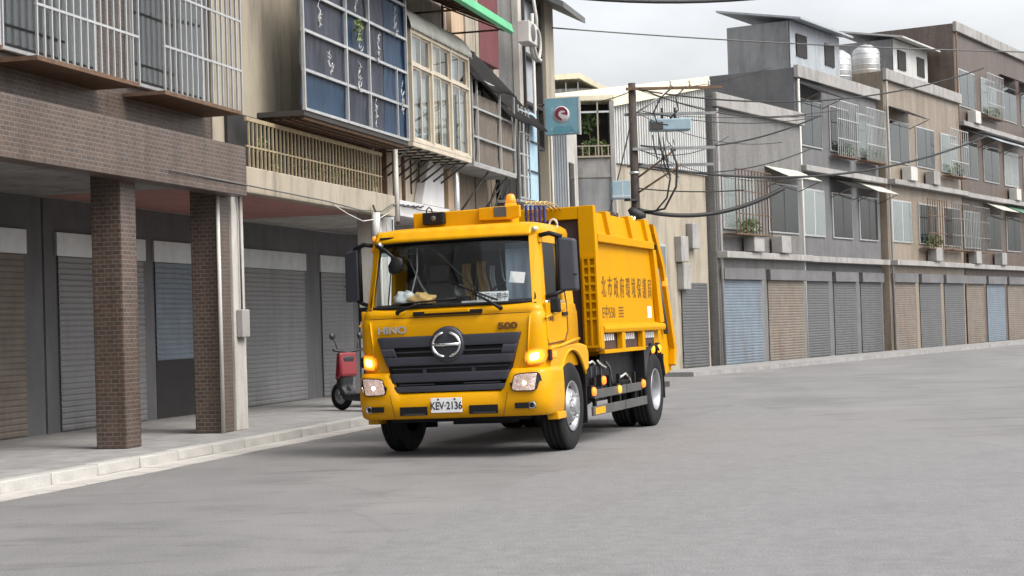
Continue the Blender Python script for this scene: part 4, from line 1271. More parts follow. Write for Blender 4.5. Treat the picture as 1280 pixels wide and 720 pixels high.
def lamps(s):
    a, b = (.765, 1.12) if s > 0 else (-1.12, -.765)
    mid = (a + b) / 2
    def lampf(u, v, off, k):
        # trapezoid with rounded ends, wider at the outer top
        hz = .098 * (max(0, 1 - abs(u) ** 7)) ** .5 * k * (1 + .06 * u * s)
        x = max(-1.125, min(1.125, mid - .012 * s + u * .155 * k + .016 * v * s))
        return (x, bfp(x, off), .842 + v * hz + .004 * u * s)
    bz = tb('headlamp', MB().grid(lambda u, v: lampf(u, v, .006, 1.07), lin(-1, 1, 24), lin(-1, 1, 8)), M_blk)
    bowl = MB().grid(lambda u, v: lampf(u * .84 - .06 * s, v * .95, .012 + .004 * math.sin(u * 25) * math.sin(v * 14), 1.0), lin(-1, 1, 40), lin(-1, 1, 20))
    tb('reflector', bowl, M_hl, bz)
    tb('bulb', MB().lathe([(0, -.018), (.018, -.014), (.024, 0)], (mid - .02 * s, bfp(mid, .014), .83), 'y', 12), M_hlb, bz)
    tb('lens', MB().grid(lambda u, v: lampf(u, v, .034 - .014 * u * u, 1.02), lin(-1, 1, 16), lin(-1, 1, 6)), M_lens, bz)
    xc = s * 1.0
    fg = tb('fog_lamp', MB().lathe([(0.0, .0), (.026, -.004), (.034, -.012), (.040, -.012), (.043, .01)], (xc, bfp(xc, -.004), .577), 'y', 20), M_rim)
    a, b = (.80, 1.04) if s > 0 else (-1.04, -.80)
    tb('fog_recess', bpatch(a, b, .545, .61, .003), M_blk)
    a, b = (.255, .60) if s > 0 else (-.60, -.255)
    ik = tb('bumper_intake', bpatch(a, b, .50, .60, .004), M_blk)
    tb('step_bar', MB().box(a + .05, b - .03, -.10, -.06, .505, .522), M_plas, ik)
    tb('bumper_seam', MB().grid(lambda u, v: (s * (.66 + .06 * v) + u * .004, bfp(.66, .003), .46 + .28 * v), [-1, 1], lin(0, 1, 4)), M_text, bump_o)
    # corner turn signal above the pod, lit
    a, b = (.93, 1.115) if s > 0 else (-1.115, -.93)
    mx_ = (a + b) / 2
    def sg_(u, v, k, off):
        x = mx_ + u * .098 * k
        return (x, plan(x, .025, 1.14, .17, .04) - off, 1.125 + v * .072 * k * math.sqrt(max(0, 1 - abs(u) ** 4)) + .012 * u * s)
    to = tb('turn_signal', MB().grid(lambda u, v: sg_(u, v, 1.0, .016 - .006 * u * u), lin(-1, 1, 16), lin(-1, 1, 8)), M_amb)
    tb('signal_core', MB().grid(lambda u, v: sg_(u * .9 - .05 * s, v, .62, .024 - .004 * u * u), lin(-1, 1, 12), lin(-1, 1, 6)), M_core, to)
    tb('signal_housing', MB().grid(lambda u, v: sg_(u, v, 1.22, .006), lin(-1, 1, 16), lin(-1, 1, 8)), M_amb2, to)
    tb('corner_crease', MB().tube([(s * .93, plan(.93, .03, 1.14, .17, .04) - .004, 1.04), (s * .955, plan(.955, .03, 1.14, .17, .04) - .004, 1.3), (s * .985, plan(.985, .04, 1.14, .17, .04) - .004, 1.60)], .012, 6), M_yel, cab)
sym(lamps)
pt = tb('number_plate', MB().box(-.205, .175, -.108, -.098, .525, .695), M_plate, bevel=.004)
tm = text_mb('KEV·2136', .122, .0012, .80, .0022).xf(lambda p: (p[0] - .015, p[1] - .1105, p[2] + .600))
tb('plate_lettering', tm, M_ink, pt)
for x in (-.11, .09): tb('bolt', MB().lathe([(0, -.113), (.012, -.113), (.012, -.107)], (x, 0, .678), 'y', 8), M_ink, pt)
tb('under_bumper', MB().box(-.85, .85, .30, .45, .40, .455), M_blk)
tb('under_bumper', MB().box(-.25, .50, .75, 1.0, .34, .46), M_blk)

# --- fenders, doors, steps
arch = [(1.11 + .66 * math.cos(a), .52 + .66 * math.sin(a)) for a in lin(R(166), R(32), 18)]
def fender(s):
    poly = [(.40, .40), (.47, .40)] + arch + [(1.86, .93), (1.88, 1.13), (1.80, 1.215), (1.55, 1.245), (.30, 1.245), (.26, 1.0)]
    x0, x1 = sorted((s * 1.03, s * 1.165))
    fe = tb('fender', MB().prism(poly, 'x', x0, x1), M_yel, bevel=.025, seg=3)
    li = MB().lathe([(.645, -.12), (.645, .12)], (s * 1.03, 1.11, .52), 'x', 24, R(10), R(170))
    tb('arch_liner', li, M_blk, fe)
    tb('arch_lip', MB().tube([(s * 1.165, a, b) for a, b in arch], .022, 6), M_yel, fe)
    tb('step_plate', MB().prism([(.36, .385), (.70, .385), (.68, .47), (.36, .47)], 'x', s * 1.05, s * 1.185), M_yel, fe, bevel=.01)
    tb('lower_step', MB().box(s * 1.06, s * 1.172, .40, .62, .60, .66), M_blk, fe)
    # flowing crease above the fender
    tb('fender_crease', MB().tube([(s * 1.155, .22, 1.20), (s * 1.165, .7, 1.235), (s * 1.165, 1.2, 1.285), (s * 1.15, 1.50, 1.30)], [.012, .02, .024, .02], 8), M_yel, fe)
    tb('mudflap', MB().box(s * .82, s * 1.15, 1.72, 1.75, .26, 1.05), M_blk)
    door = MB().prism([(.20, 1.735), (1.02, 1.735), (1.02, 1.40), (.90, 1.29), (.26, 1.25), (.20, 1.32)], 'x', s * 1.10, s * 1.150)
    d = tb('door', door, M_yel, bevel=.012)
    tb('handle', MB().box(s * 1.15, s * 1.175, .80, 1.0, 1.585, 1.625), M_blk, d, bevel=.006)
    tb('door_seam', MB().tube([(s * 1.151, .22, 1.26), (s * 1.151, .9, 1.285), (s * 1.151, 1.03, 1.40), (s * 1.146, 1.035, 1.73), (s * 1.10, 1.04, 2.1), (s * 1.06, 1.04, 2.48)], .009, 5), M_text, d)
    tb('door_crease', MB().tube([(s * 1.152, .14, 1.56), (s * 1.154, .5, 1.615), (s * 1.152, .9, 1.665)], .014, 6), M_yel, d)
    tb('belt_trim', MB().tube([(s * 1.105, .30, 1.745), (s * 1.115, .65, 1.75), (s * 1.11, 1.03, 1.75)], .016, 6), M_alu, d)
    so_ = tb('side_signal', MB().box(s * 1.155, s * 1.185, .27, .42, 1.10, 1.17), M_orange, bevel=.015)
    tb('bracket', MB().box(s * 1.15, s * 1.172, .18, .27, 1.07, 1.19), M_blk, so_)
    for k in range(4):
        tb('vent_mark', MB().box(s * 1.166, s * 1.1685, .32 + k * .05, .355 + k * .05, .93, .955), M_text, fe)
sym(fender)
tm = text_mb('HINO', .075, .002, 1.2).xf(lambda p: (1.152 - p[1], p[0] + .36, p[2] + 1.545))
tb('door_lettering', tm, M_text, TR)

# --- mirrors
def mirror(s):
    m1 = MB().hull8(q(s, [(1.25, .40, 1.86), (1.455, .45, 1.86), (1.455, .57, 1.86), (1.25, .52, 1.86)]), q(s, [(1.25, .40, 2.50), (1.445, .45, 2.46), (1.445, .57, 2.46), (1.25, .52, 2.50)]))
    mo = tb('mirror', m1, M_plas, bevel=.03, seg=3)
    tb('mirror_split', MB().box(*sorted((s * 1.30, s * 1.46)), .44, .455, 2.045, 2.055), M_blk, mo)
    tb('mirror_glass', MB().box(*sorted((s * 1.27, s * 1.435)), .565, .575, 1.9, 2.44), M_chr, mo)
    tb('mirror_arm', MB().tube([(s * 1.04, .40, 2.52), (s * 1.16, .40, 2.54), (s * 1.30, .44, 2.49)], .028, 7), M_blk, mo)
    tb('mirror_arm', MB().tube([(s * 1.10, .35, 1.80), (s * 1.20, .40, 1.83), (s * 1.30, .45, 1.88)], .025, 7), M_blk, mo)
    tb('mirror_stay', MB().tube([(s * 1.235, .43, 1.84), (s * 1.235, .43, 2.52)], .022, 7), M_blk, mo)
    lm = MB().hull8(q(s, [(1.14, .34, 1.62), (1.26, .36, 1.62), (1.26, .44, 1.62), (1.14, .44, 1.62)]), q(s, [(1.15, .34, 1.79), (1.25, .36, 1.79), (1.25, .44, 1.79), (1.15, .44, 1.79)]))
    tb('lower_mirror', lm, M_blk, bevel=.02)
sym(mirror)
# front close-view mirror on the passenger corner
fm = tb('front_mirror', MB().lathe([(0, -.03), (.085, -.028), (.11, -.01), (.11, .02), (.0, .03)], (0, 0, 0), 'y', 8).xf(lambda p: (p[0] * .85 - .62 + .25 * p[2], p[1] + .04, p[2] * .95 + 2.25)), M_blk)
tb('mirror_arm', MB().tube([(-.63, .04, 2.33), (-.72, .03, 2.42), (-.86, .10, 2.49), (-.95, .28, 2.52)], .022, 7), M_blk, fm)
# roof corner lamps
for x, m in ((-1.0, M_amb2), (1.0, M_pipe)):
    tb('marker_lamp', MB().lathe([(0, -.035), (.02, -.03), (.03, -.012), (.03, .05)], (x, .36, 2.60), 'y', 14), m)
tb('marker_lamp', MB().lathe([(0, -.035), (.018, -.03), (.026, -.012), (.026, .05)], (-.90, .28, 2.52), 'y', 14), M_signw)

# --- roof gear
lb = tb('light_box', MB().box(-.63, .62, .70, 1.0, 2.70, 2.898), M_yel, bevel=.015)
tb('lamp_block', MB().prism([(.22, 2.755), (.62, 2.745), (.74, 2.77), (.74, 2.912), (.22, 2.905)], 'y', .645, .698), M_yel, lb, bevel=.012)
tb('grey_panel', MB().box(.42, .575, .634, .6435, 2.785, 2.902), M_guard, lb, bevel=.004)
sp = tb('horn_speaker', MB().box(-.475, -.205, .60, .698, 2.745, 2.888), M_blk, lb, bevel=.012)
tb('speaker_cone', MB().lathe([(0, .590), (.018, .592), (.03, .597), (.032, .5995)], (-.335, 0, 2.815), 'y', 16), M_guard, sp)
tb('speaker_loop', MB().tube([(-.44, .65, 2.88), (-.43, .65, 2.93), (-.40, .65, 2.955), (-.37, .65, 2.93), (-.36, .65, 2.885)], .008, 5), M_blk, sp)
bc = tb('beacon', MB().lathe([(0, 3.06), (.03, 3.057), (.05, 3.035), (.058, 2.99), (.06, 2.945), (.0, 2.945)], (.585, .80, 0), 'z', 20), M_amb2)
tb('beacon_base', MB().lathe([(.068, 2.945), (.068, 2.92), (.0, 2.92)], (.585, .80, 0), 'z', 20), M_orange, bc)
for i in range(5):
    x = .50 + i * .058
    z1 = 2.98 - .004 * i
    h = MB()
    pts = []
    for k in range(40):
        an = k * 1.5
        pts.append((x + .018 * math.cos(an), 1.68 + .018 * math.sin(an), 2.74 + (z1 - 2.74) * k / 39))
    h.tube(pts, .010, 5)
    ho = tb('coiled_hose', h, M_bluec)
    tb('hose_fitting', MB().tube([(x, 1.68, z1), (x, 1.70, z1 + .04), (x, 1.80, z1 + .05), (x + .02, 2.1, z1 + .03), (x, 2.42, 2.95)], .010, 6), M_tanh, ho)
tb('grab_ring', MB().tube([(.98 + .05 * math.cos(a), 1.2, 2.68 + .07 * math.sin(a)) for a in lin(0, 2 * math.pi, 16)], .014, 6), M_pipe)

# --- cab interior
tb('dashboard', MB().prism([(.16, 1.50), (.62, 1.50), (.62, 1.72), (.42, 1.80), (.16, 1.745)], 'x', -1.04, 1.04), M_dash, bevel=.02)
tb('cab_floor', MB().box(-1.05, 1.05, .3, 1.45, 1.0, 1.06), M_dash)
def seat(x, m):
    s_ = tb('seat', MB().box(x - .25, x + .25, .75, 1.25, 1.32, 1.48), m, bevel=.05, seg=3)
    tb('seat_back', MB().hull8([(x - .25, 1.12, 1.46), (x + .25, 1.12, 1.46), (x + .25, 1.28, 1.46), (x - .25, 1.28, 1.46)], [(x - .22, 1.26, 2.06), (x + .22, 1.26, 2.06), (x + .22, 1.38, 2.06), (x - .22, 1.38, 2.06)]), m, s_, bevel=.05, seg=3)
    tb('headrest', MB().box(x - .13, x + .13, 1.26, 1.38, 2.08, 2.28), m, s_, bevel=.04, seg=3)
seat(.52, M_seat)
seat(-.55, M_seat2)
sw = tb('steering_wheel', MB().tube([(.55 + .22 * math.cos(a), .58 + .13 * math.sin(a), 1.84 + .17 * math.sin(a)) for a in lin(0, 2 * math.pi, 30)], .017, 7), M_blk)
tb('spoke', MB().tube([(.34, .58, 1.84), (.55, .585, 1.83), (.76, .58, 1.84)], .018, 6), M_blk, sw)
tb('column', MB().tube([(.55, .585, 1.83), (.55, .46, 1.7)], .035, 8), M_blk, sw)
# added pale blue panel, stands in for a pale patch in the driver side glass; tan and white strips behind
tb('pale_patch', MB().grid(lambda u, v: (u, 1.36 + .02 * math.sin(u * 40), v), lin(.60, .945, 30), lin(1.74, 2.46, 4)).xf(lambda p: (p[0] - .03 * (p[2] - 1.74), .44 + .01 * math.sin(p[0] * 50) + .12 * (p[2] - 1.74), p[2])), M_paleb)
for x0, x1, z0, z1, m in ((-.26, -.10, 1.72, 2.28, M_clo), (-.07, .10, 1.78, 2.30, M_clo), (.12, .20, 1.70, 2.24, M_clw)):
    tb('tapered_strip', MB().grid(lambda u, v: (x0 + (x1 - x0) * (.5 + (u - .5) * (1.1 - .45 * v)) + .02 * math.sin(v * 6), 1.30 + .035 * math.sin(u * 11 + v * 3), z0 + (z1 - z0) * v), lin(0, 1, 16), lin(0, 1, 8)), m)
tb('belt_glint', MB().tube([(-.90, 1.20, 2.38), (-.72, 1.10, 2.05), (-.42, 1.02, 1.62)], .014, 4), M_clw)  # belts and wire also draw pale diagonal reflections of the windscreen
tb('belt_glint', MB().tube([(.28, 1.22, 2.42), (.34, 1.12, 2.1), (.46, .95, 1.9)], .012, 4), M_clw)
tb('wire_glint', MB().tube([(-.50, .45, 2.46), (-.53, .50, 2.2), (-.60, .48, 1.95), (-.66, .46, 1.85)], .008, 5), M_clw)
tb('hand_rail', MB().tube([(-.34, .40, 2.48), (-.22, .52, 2.36), (-.10, .62, 2.2), (.12, .72, 1.95)], .010, 5), M_guard)
tb('fan', MB().lathe([(.06, .44), (.075, .43), (.075, .47), (.02, .48), (0, .48)], (.02, 0, 1.93), 'y', 18), M_guard)
tb('dash_bin', MB().box(-.10, .12, .36, .55, 1.78, 1.86), M_blk, bevel=.01)
tb('dash_papers', MB().box(.10, .30, .25, .42, 1.765, 1.80), M_clw, bevel=.004)
tb('shade_band', MB().grid(lambda u, v: wsp(u, .80 + .2 * v, -.004), lin(-.98, .98, 30), lin(0, 1, 4)), M_band, cab)
tb('headliner', MB().box(-.98, .98, .40, 1.44, 2.50, 2.523), M_dash)

# --- load body
bd_ = tb('load_body', MB().box(-1.10, 1.10, 2.50, 5.75, 1.12, 2.62), M_yel_b)
# leaning upper side sheets and flat top
up_ = MB()
for s in (-1, 1):
    up_.hull8(q(s, [(.95, 2.48, 2.62), (1.11, 2.48, 2.62), (1.11, 5.72, 2.62), (.95, 5.72, 2.62)]), q(s, [(.92, 2.48, 2.92), (1.06, 2.48, 2.92), (1.06, 5.66, 2.92), (.92, 5.66, 2.92)]))
tb('upper_side', up_, M_yel_b, bd_)
tb('body_top', MB().box(-.95, .95, 2.52, 5.6, 2.66, 2.80), M_yel_b, bd_)
tb('front_bulkhead', MB().box(-.96, .96, 2.46, 2.498, 1.0, 2.82), M_mar, bd_)  # dark maroon colour stands in for the shadow on the body's front wall
for s in (-1, 1):
    a, b = sorted((s * .955, s * 1.185))
    tb('front_column', MB().hull8(q(s, [(.955, 2.40, 1.15), (1.195, 2.40, 1.15), (1.195, 2.56, 1.15), (.955, 2.56, 1.15)]), q(s, [(.955, 2.40, 2.98), (1.165, 2.40, 2.98), (1.165, 2.52, 2.98), (.955, 2.52, 2.98)])), M_yel_b, bd_, bevel=.008)
tb('front_beam', MB().box(-.954, .954, 2.402, 2.52, 2.815, 2.978), M_yel_b, bd_, bevel=.008)
for y0, y1 in ((3.23, 3.50), (4.46, 4.76), (5.40, 5.68)):
    rb = MB()
    for s in (-1, 1):
        rb.hull8(q(s, [(1.05, y0, 2.60), (1.17, y0, 2.60), (1.17, y1, 2.60), (1.05, y1, 2.60)]), q(s, [(1.0, y0 - .02, 2.95), (1.115, y0 - .02, 2.95), (1.115, y1 - .06, 2.95), (1.0, y1 - .06, 2.95)]))
    rb.box(-.99, .99, y0 + .02, y1 - .08, 2.80, 2.90)
    tb('body_rib', rb, M_yel_b, bd_, bevel=.008)
for s in (-1, 1):
    ws = lambda a, b: sorted((s * a, s * b))
    tb('upper_rail', MB().box(*ws(1.095, 1.175), 2.56, 5.70, 2.52, 2.628), M_yel_b, bd_, bevel=.01)
    tb('panel_seam', MB().box(*ws(1.101, 1.106), 2.6, 5.7, 2.485, 2.519), M_yel_b, bd_)
    tb('rear_post', MB().prism([(5.64, 2.519), (5.80, 2.519), (6.16, 1.46), (5.90, 1.46)], 'x', *ws(1.09, 1.17)), M_yel_b, bd_, bevel=.01)
    tb('rear_sheet', MB().prism([(5.70, 2.62), (5.72, 1.13), (6.0, 1.13), (6.12, 1.46), (5.76, 2.62)], 'x', *ws(1.0, 1.085)), M_yel_b, bd_)
    tb('lower_lip', MB().prism([(1.09, 1.475), (1.20, 1.445), (1.215, 1.40), (1.20, 1.35), (1.09, 1.35)], 'y', 2.56, 6.05) if s > 0 else MB().prism([(-1.09, 1.475), (-1.09, 1.35), (-1.20, 1.35), (-1.215, 1.40), (-1.20, 1.445)], 'y', 2.56, 6.05), M_yel_b, bd_, bevel=.01)
    # open frame below the lip with striped slats in the openings
    lf = tb('lower_frame', MB().box(*ws(1.11, 1.195), 2.56, 4.80, 1.085, 1.135), M_yel_b, bd_, bevel=.006)
    for y0, y1 in ((3.50, 3.66), (4.66, 4.80)):
        tb('frame_post', MB().box(*ws(1.112, 1.192), y0, y1, 1.136, 1.349), M_yel_b, lf, bevel=.006)
    tb('frame_back', MB().box(*ws(1.101, 1.105), 2.57, 5.7, 1.137, 1.349), M_mar, lf)
    for y0, y1 in ((2.60, 3.44), (3.72, 4.60), (4.90, 5.72)):
        n = int((y1 - y0) / .11)
        for k in range(n):
            y = y0 + k * .11
            tb('reflector_slat', MB().prism([(y, 1.25), (y + .055, 1.25), (y + .035, 1.335), (y - .02, 1.335)], 'x', *ws(1.106, 1.125)), M_plate, lf)
# step ladder on the front column, two by seven cells
ld = tb('ladder', MB().box(.995, 1.02, 2.352, 2.398, 1.17, 2.33), M_yel_b)
for x in (1.085, 1.170):
    tb('stile', MB().box(x - .012, x + .012, 2.352, 2.398, 1.17, 2.33), M_yel_b, ld)
for k in range(8):
    z = 2.315 - k * .111
    tb('rung', MB().box(1.021, 1.157, 2.354, 2.396, z - .016, z + .016), M_yel_b, ld)
tb('rung', MB().box(1.021, 1.157, 2.354, 2.396, 1.17, 1.20), M_yel_b, ld)
# lettering along the side
CH = '新北市政府環境保護局'
for i, c in enumerate(CH):
    y = 2.66 + i * .325
    tm = text_mb(c, .31, .0015, .78, .0).xf(lambda p: (1.1025 - p[1], p[0] + y, p[2] + 1.93))
    tb('side_character', tm, M_text, bd_)
tm = text_mb('新E中550', .20, .0015, 1.12, .0).xf(lambda p: (1.1025 - p[1], p[0] + 3.08, p[2] + 1.605))
tb('side_code', tm, M_text, bd_)
for z in (1.56, 1.60, 1.64, 1.68):
    tb('code_stripe', MB().box(1.1015, 1.104, 3.72, 3.98, z - .008, z + .008), M_text, bd_)
tb('notice', MB().box(1.1015, 1.105, 5.38, 5.62, 1.53, 1.70), M_plate, bd_)

# --- tailgate hopper
tg = [(5.73, 2.96), (5.90, 2.90), (6.40, 2.36), (6.76, 1.52), (7.02, 1.05), (6.95, .72), (6.40, .66), (6.14, 1.0), (6.22, 1.46), (5.84, 2.62)]
tl = tb('tailgate', MB().prism(tg, 'x', -1.06, 1.06), M_yel_b, bevel=.015)
for s in (-1, 1):
    a, b = sorted((s * 1.062, s * 1.15))
    tb('tailgate_rib', MB().prism([(5.80, 2.90), (5.93, 2.86), (6.44, 2.33), (6.80, 1.50), (7.0, 1.05), (6.90, .80), (6.78, .82), (6.84, 1.06), (6.66, 1.47), (6.32, 2.26), (5.86, 2.76)], 'x', a, b), M_yel_b, tl, bevel=.008)
    tb('lift_ram', MB().tube([(s * 1.12, 5.98, 2.25), (s * 1.12, 6.45, 1.3)], .04, 8), M_guard, tl)
    tb('rear_hose', MB().tube([(s * 1.0, 5.72, 2.93), (s * 1.1, 5.95, 2.85), (s * 1.12, 6.02, 2.6), (s * 1.1, 5.98, 2.4)], .02, 6), M_blk, tl)
    tb('tail_marker', MB().box(*sorted((s * 1.10, s * 1.17)), 6.40, 6.50, 2.0, 2.12), M_orange, tl, bevel=.02)
    tb('rear_flap', MB().box(*sorted((s * .62, s * 1.12)), 6.16, 6.19, .35, 1.0), M_blk)
tb('rear_step', MB().box(-1.0, 1.0, 6.5, 7.05, .48, .56), M_steel_dk, tl)
# roof bits of the body: dark hose ends and lashing rings along its top edge
for y in (3.75, 3.95, 4.15, 4.98, 5.15):
    tb('top_fitting', MB().tube([(1.0, y, 2.92), (1.02, y + .05, 2.97), (1.0, y + .10, 2.92)], .02, 6), M_mar if y < 4.5 else M_roofc, bd_)

# --- chassis
for s in (-1, 1):
    a, b = sorted((s * .38, s * .46))
    tb('chassis_rail', MB().box(a, b, .6, 6.5, .78, 1.02), M_blk)
    tb('inner_skirt', MB().box(*sorted((s * .98, s * 1.0)), 3.0, 4.86, .68, 1.08), M_blk)
    bb = tb('battery_box', MB().box(*sorted((s * .62, s * 1.06)), 2.15, 2.95, .48, .95), M_blk, bevel=.02)
    for k in range(3): tb('box_rib', MB().box(*sorted((s * 1.06, s * 1.075)), 2.25 + k * .25, 2.30 + k * .25, .50, .93), M_plas, bb)
    at = tb('air_tank', MB().lathe([(0, 3.05), (.13, 3.06), (.16, 3.12), (.16, 3.9), (.13, 3.96), (0, 3.97)], (s * .82, 0, .62), 'y', 20), M_blk)
    tb('fuel_tank', MB().prism([(.60, .50), (1.0, .50), (1.04, .56), (1.04, .70), (.60, .74)], 'y', 3.98, 4.7) if s > 0 else MB().prism([(-.60, .50), (-.60, .74), (-1.04, .70), (-1.04, .56), (-1.0, .50)], 'y', 3.98, 4.7), M_blk, bevel=.02)
    for i, pts in enumerate(([(2.0, 1.02), (2.15, .98), (2.3, 1.0), (2.42, .96)], [(2.55, 1.0), (2.7, .95), (2.95, .90)], [(2.95, .98), (3.15, .90), (3.22, .76), (3.3, .62)], [(1.95, .85), (2.1, .80), (2.2, .70)], [(3.9, .74), (4.2, .78), (4.42, .70), (4.5, .6)])):
        tb('air_line', MB().tube([(s * (1.085 if i < 3 else 1.03), a, b) for a, b in pts], .016, 6), M_pipe if i in (0, 1, 4) else M_guard)
    # side guards: two grey rails in two lengths each
    for z0, z1, y0, ym, y1 in ((.535, .648, 2.08, 3.72, 4.55), (.325, .442, 1.98, 3.62, 4.86)):
        for a, b in ((y0, ym - .02), (ym + .02, y1)):
            tb('side_guard', MB().box(*sorted((s * 1.135, s * 1.165)), a, b, z0, z1), M_guard, bevel=.006)
    for y in (2.2, 2.95, 3.45, 4.3):
        tb('guard_post', MB().box(*sorted((s * 1.09, s * 1.133)), y, y + .06, .34, .80), M_blk)
    tb('guard_sticker', MB().box(*sorted((s * 1.1655, s * 1.168)), 2.06, 2.55, .34, .425), M_yel)
    for y, z, m in ((2.02, .63, M_orange), (2.52, .75, M_orange), (3.30, .60, M_yell), (4.66, .62, M_orange)):
        ml = tb('side_marker', MB().lathe([(.054, 0), (.054, .02), (.044, .036), (.0, .045)], (s * 1.155, y, z), 'x', 16).xf(lambda p: p if s > 0 else (-(p[0] + 1.155) - 1.155, p[1], p[2])), m)
        tb('marker_base', MB().box(*sorted((s * 1.10, s * 1.156)), y - .075, y + .075, z - .075, z + .075), M_blk, ml)
    tb('rear_fender', MB().lathe([(.62, s * -.28), (.62, s * .28)], (s * .88, 5.49, .52), 'x', 28, R(15), R(165)), M_blk, solid=.02)
    tb('fender_front_panel', MB().box(*sorted((s * .6, s * 1.16)), 4.80, 4.84, .70, 1.09), M_blk)
    for y in (5.44, 5.84):
        rl = tb('rear_side_lamp', MB().lathe([(.06, 0), (.06, .02), (.045, .035), (.0, .042)], (s * 1.13, y, 1.08), 'x', 16).xf(lambda p: p if s > 0 else (-(p[0] + 1.13) - 1.13, p[1], p[2])), M_yell)
        tb('lamp_base', MB().box(*sorted((s * 1.08, s * 1.131)), y - .09, y + .09, .99, 1.17), M_blk, rl)
for y in (1.11, 5.49):
    tb('axle', MB().tube([(-.95, y, .52), (-.3, y, .46), (.3, y, .46), (.95, y, .52)], [.06, .09, .09, .06], 10), M_blk, sprung=False)
tb('differential', MB().lathe([(0, 5.2), (.16, 5.28), (.2, 5.45), (.2, 5.6), (.1, 5.75), (0, 5.76)], (0, 0, .48), 'y', 18), M_blk)
tb('engine_block', MB().box(-.40, .40, .35, 1.9, .62, 1.3), M_blk, bevel=.03)
tb('gearbox', MB().box(-.3, .3, 1.9, 3.2, .45, 1.0), M_blk, bevel=.03)

# --- wheels
def tyre_prof(wd):
    h = wd / 2
    pr = [(.285, -h * .80), (.33, -h * .95), (.42, -h), (.485, -h * .95), (.512, -h * .82), (.52, -h * .70)]
    for g in (-.45, 0.0, .45):
        pr += [(.52, h * g - .012), (.508, h * g - .009), (.508, h * g + .009), (.52, h * g + .012)]
    pr += [(.52, h * .70), (.512, h * .82), (.485, h * .95), (.42, h), (.33, h * .95), (.285, h * .80)]
    return pr
def wheel(x, y, s, wd=.275, kind='front', rim=True):
    w_ = MB().lathe([(r_, hh) for r_, hh in tyre_prof(wd)], (0, 0, 0), 'x', 56).build('wheel', M_rub, TR)
    w_.location = (x, y, .52)
    if not rim: return w_
    h = wd / 2
    if kind == 'front':
        pr = [(.285, h * .75), (.302, h * .92), (.296, h * 1.0), (.272, h * .8), (.255, h * .35), (.225, h * .45), (.185, h * .95), (.165, h * 1.05), (.12, h * 1.05), (.105, h * 1.35), (.07, h * 1.42), (0, h * 1.42)]
        nut_r, nut_x, hole_r, hole_x = .142, h * 1.06, .225, h * .50
    else:
        pr = [(.285, h * .75), (.302, h * .92), (.296, h * 1.0), (.278, h * .8), (.262, -h * .1), (.25, -h * .45), (.20, -h * .55), (.16, -h * .55), (.14, -h * .5), (.12, h * .1), (.09, h * .3), (0, h * .32)]
        nut_r, nut_x, hole_r, hole_x = .168, -h * .53, .222, -h * .49
    rm = MB().lathe([(a, b * s) for a, b in pr], (0, 0, 0), 'x', 48).build('rim', M_rim, w_)
    nu = MB()
    for k in range(10):
        a = 2 * math.pi * k / 10
        nu.lathe([(.017, nut_x * s), (.017, (nut_x + .03) * s), (0, (nut_x + .035) * s)], (0, nut_r * math.cos(a), nut_r * math.sin(a)), 'x', 6, smooth=False)
    nu.build('wheel_nuts', M_chr, w_)
    ho = MB()
    for k in range(8):
        a = 2 * math.pi * (k + .5) / 8
        ho.lathe([(0, (hole_x + .012) * s), (.024, (hole_x + .012) * s), (.026, (hole_x - .01) * s)], (0, hole_r * math.cos(a), hole_r * math.sin(a)), 'x', 10)
    ho.build('hand_holes', M_blk, w_)
    return w_
for s in (-1, 1):
    wheel(s * 1.015, 1.105, s)
    wheel(s * 1.02, 5.49, s, .265, 'rear')
    wheel(s * .70, 5.49, s, .265, 'rear', rim=False)

# ------------------------------------------------------------------ things riding in the cab
def truckw(p):
    return TR.matrix_basis @ Vector(lean(p))
bpy.context.view_layer.update()
pc = empty('placard', truckw((.52, .13, 1.765)), R(-17.825), 'white placard with black characters behind the windscreen', 'placard')
pc.rotation_euler = (R(-12), 0, R(-17.825))
MB().box(-.19, .19, .0, .006, .0, .13).build('card', M_plate, pc)
text_mb('執行公務中', .092, .001, .80).xf(lambda p: (p[0] + .005, p[1] - .0025, p[2] + .065)).build('card_lettering', M_ink, pc)
pp_ = MB().box(-.09, .09, 0, .004, 0, .13).build('paper_note', M_clw)
pp_.location = truckw((.80, .20, 1.98))
pp_.rotation_euler = (R(-12), R(6), R(-17.825))
tag(pp_, 'pale paper note stuck inside the windscreen on the driver side', 'paper')
def cloth(c, rad, m, label, seed):
    random.seed(seed)
    ph = [random.uniform(0, 6) for _ in range(6)]
    mb = MB()
    nu, nv = 26, 14
    def fn(u, v):
        x = math.sin(v) * math.cos(u); y = math.sin(v) * math.sin(u); z = math.cos(v)
        k = 1 + .16 * math.sin(3 * u + 4 * v + ph[0]) + .12 * math.sin(5 * u - 3 * v + ph[1]) + .08 * math.sin(9 * v + 2 * u + ph[2])
        return (x * rad[0] * k, y * rad[1] * k, max(z, -.35) * rad[2] * k)
    mb.grid(fn, lin(0, 2 * math.pi, nu), lin(.02, math.pi - .02, nv))
    o = mb.build('cloth_bundle', m)
    o.location = truckw(c)
    o.rotation_euler = (0, 0, R(-17.8))
    return tag(o, label, 'cloth', 'cloths on the dashboard')
cloth((-.62, .33, 1.84), (.16, .12, .10), M_clw, 'crumpled white cloth on the dashboard', 3)
cloth((-.42, .31, 1.83), (.17, .11, .085), M_clo, 'crumpled tan cloth on the dashboard beside the white one', 5)

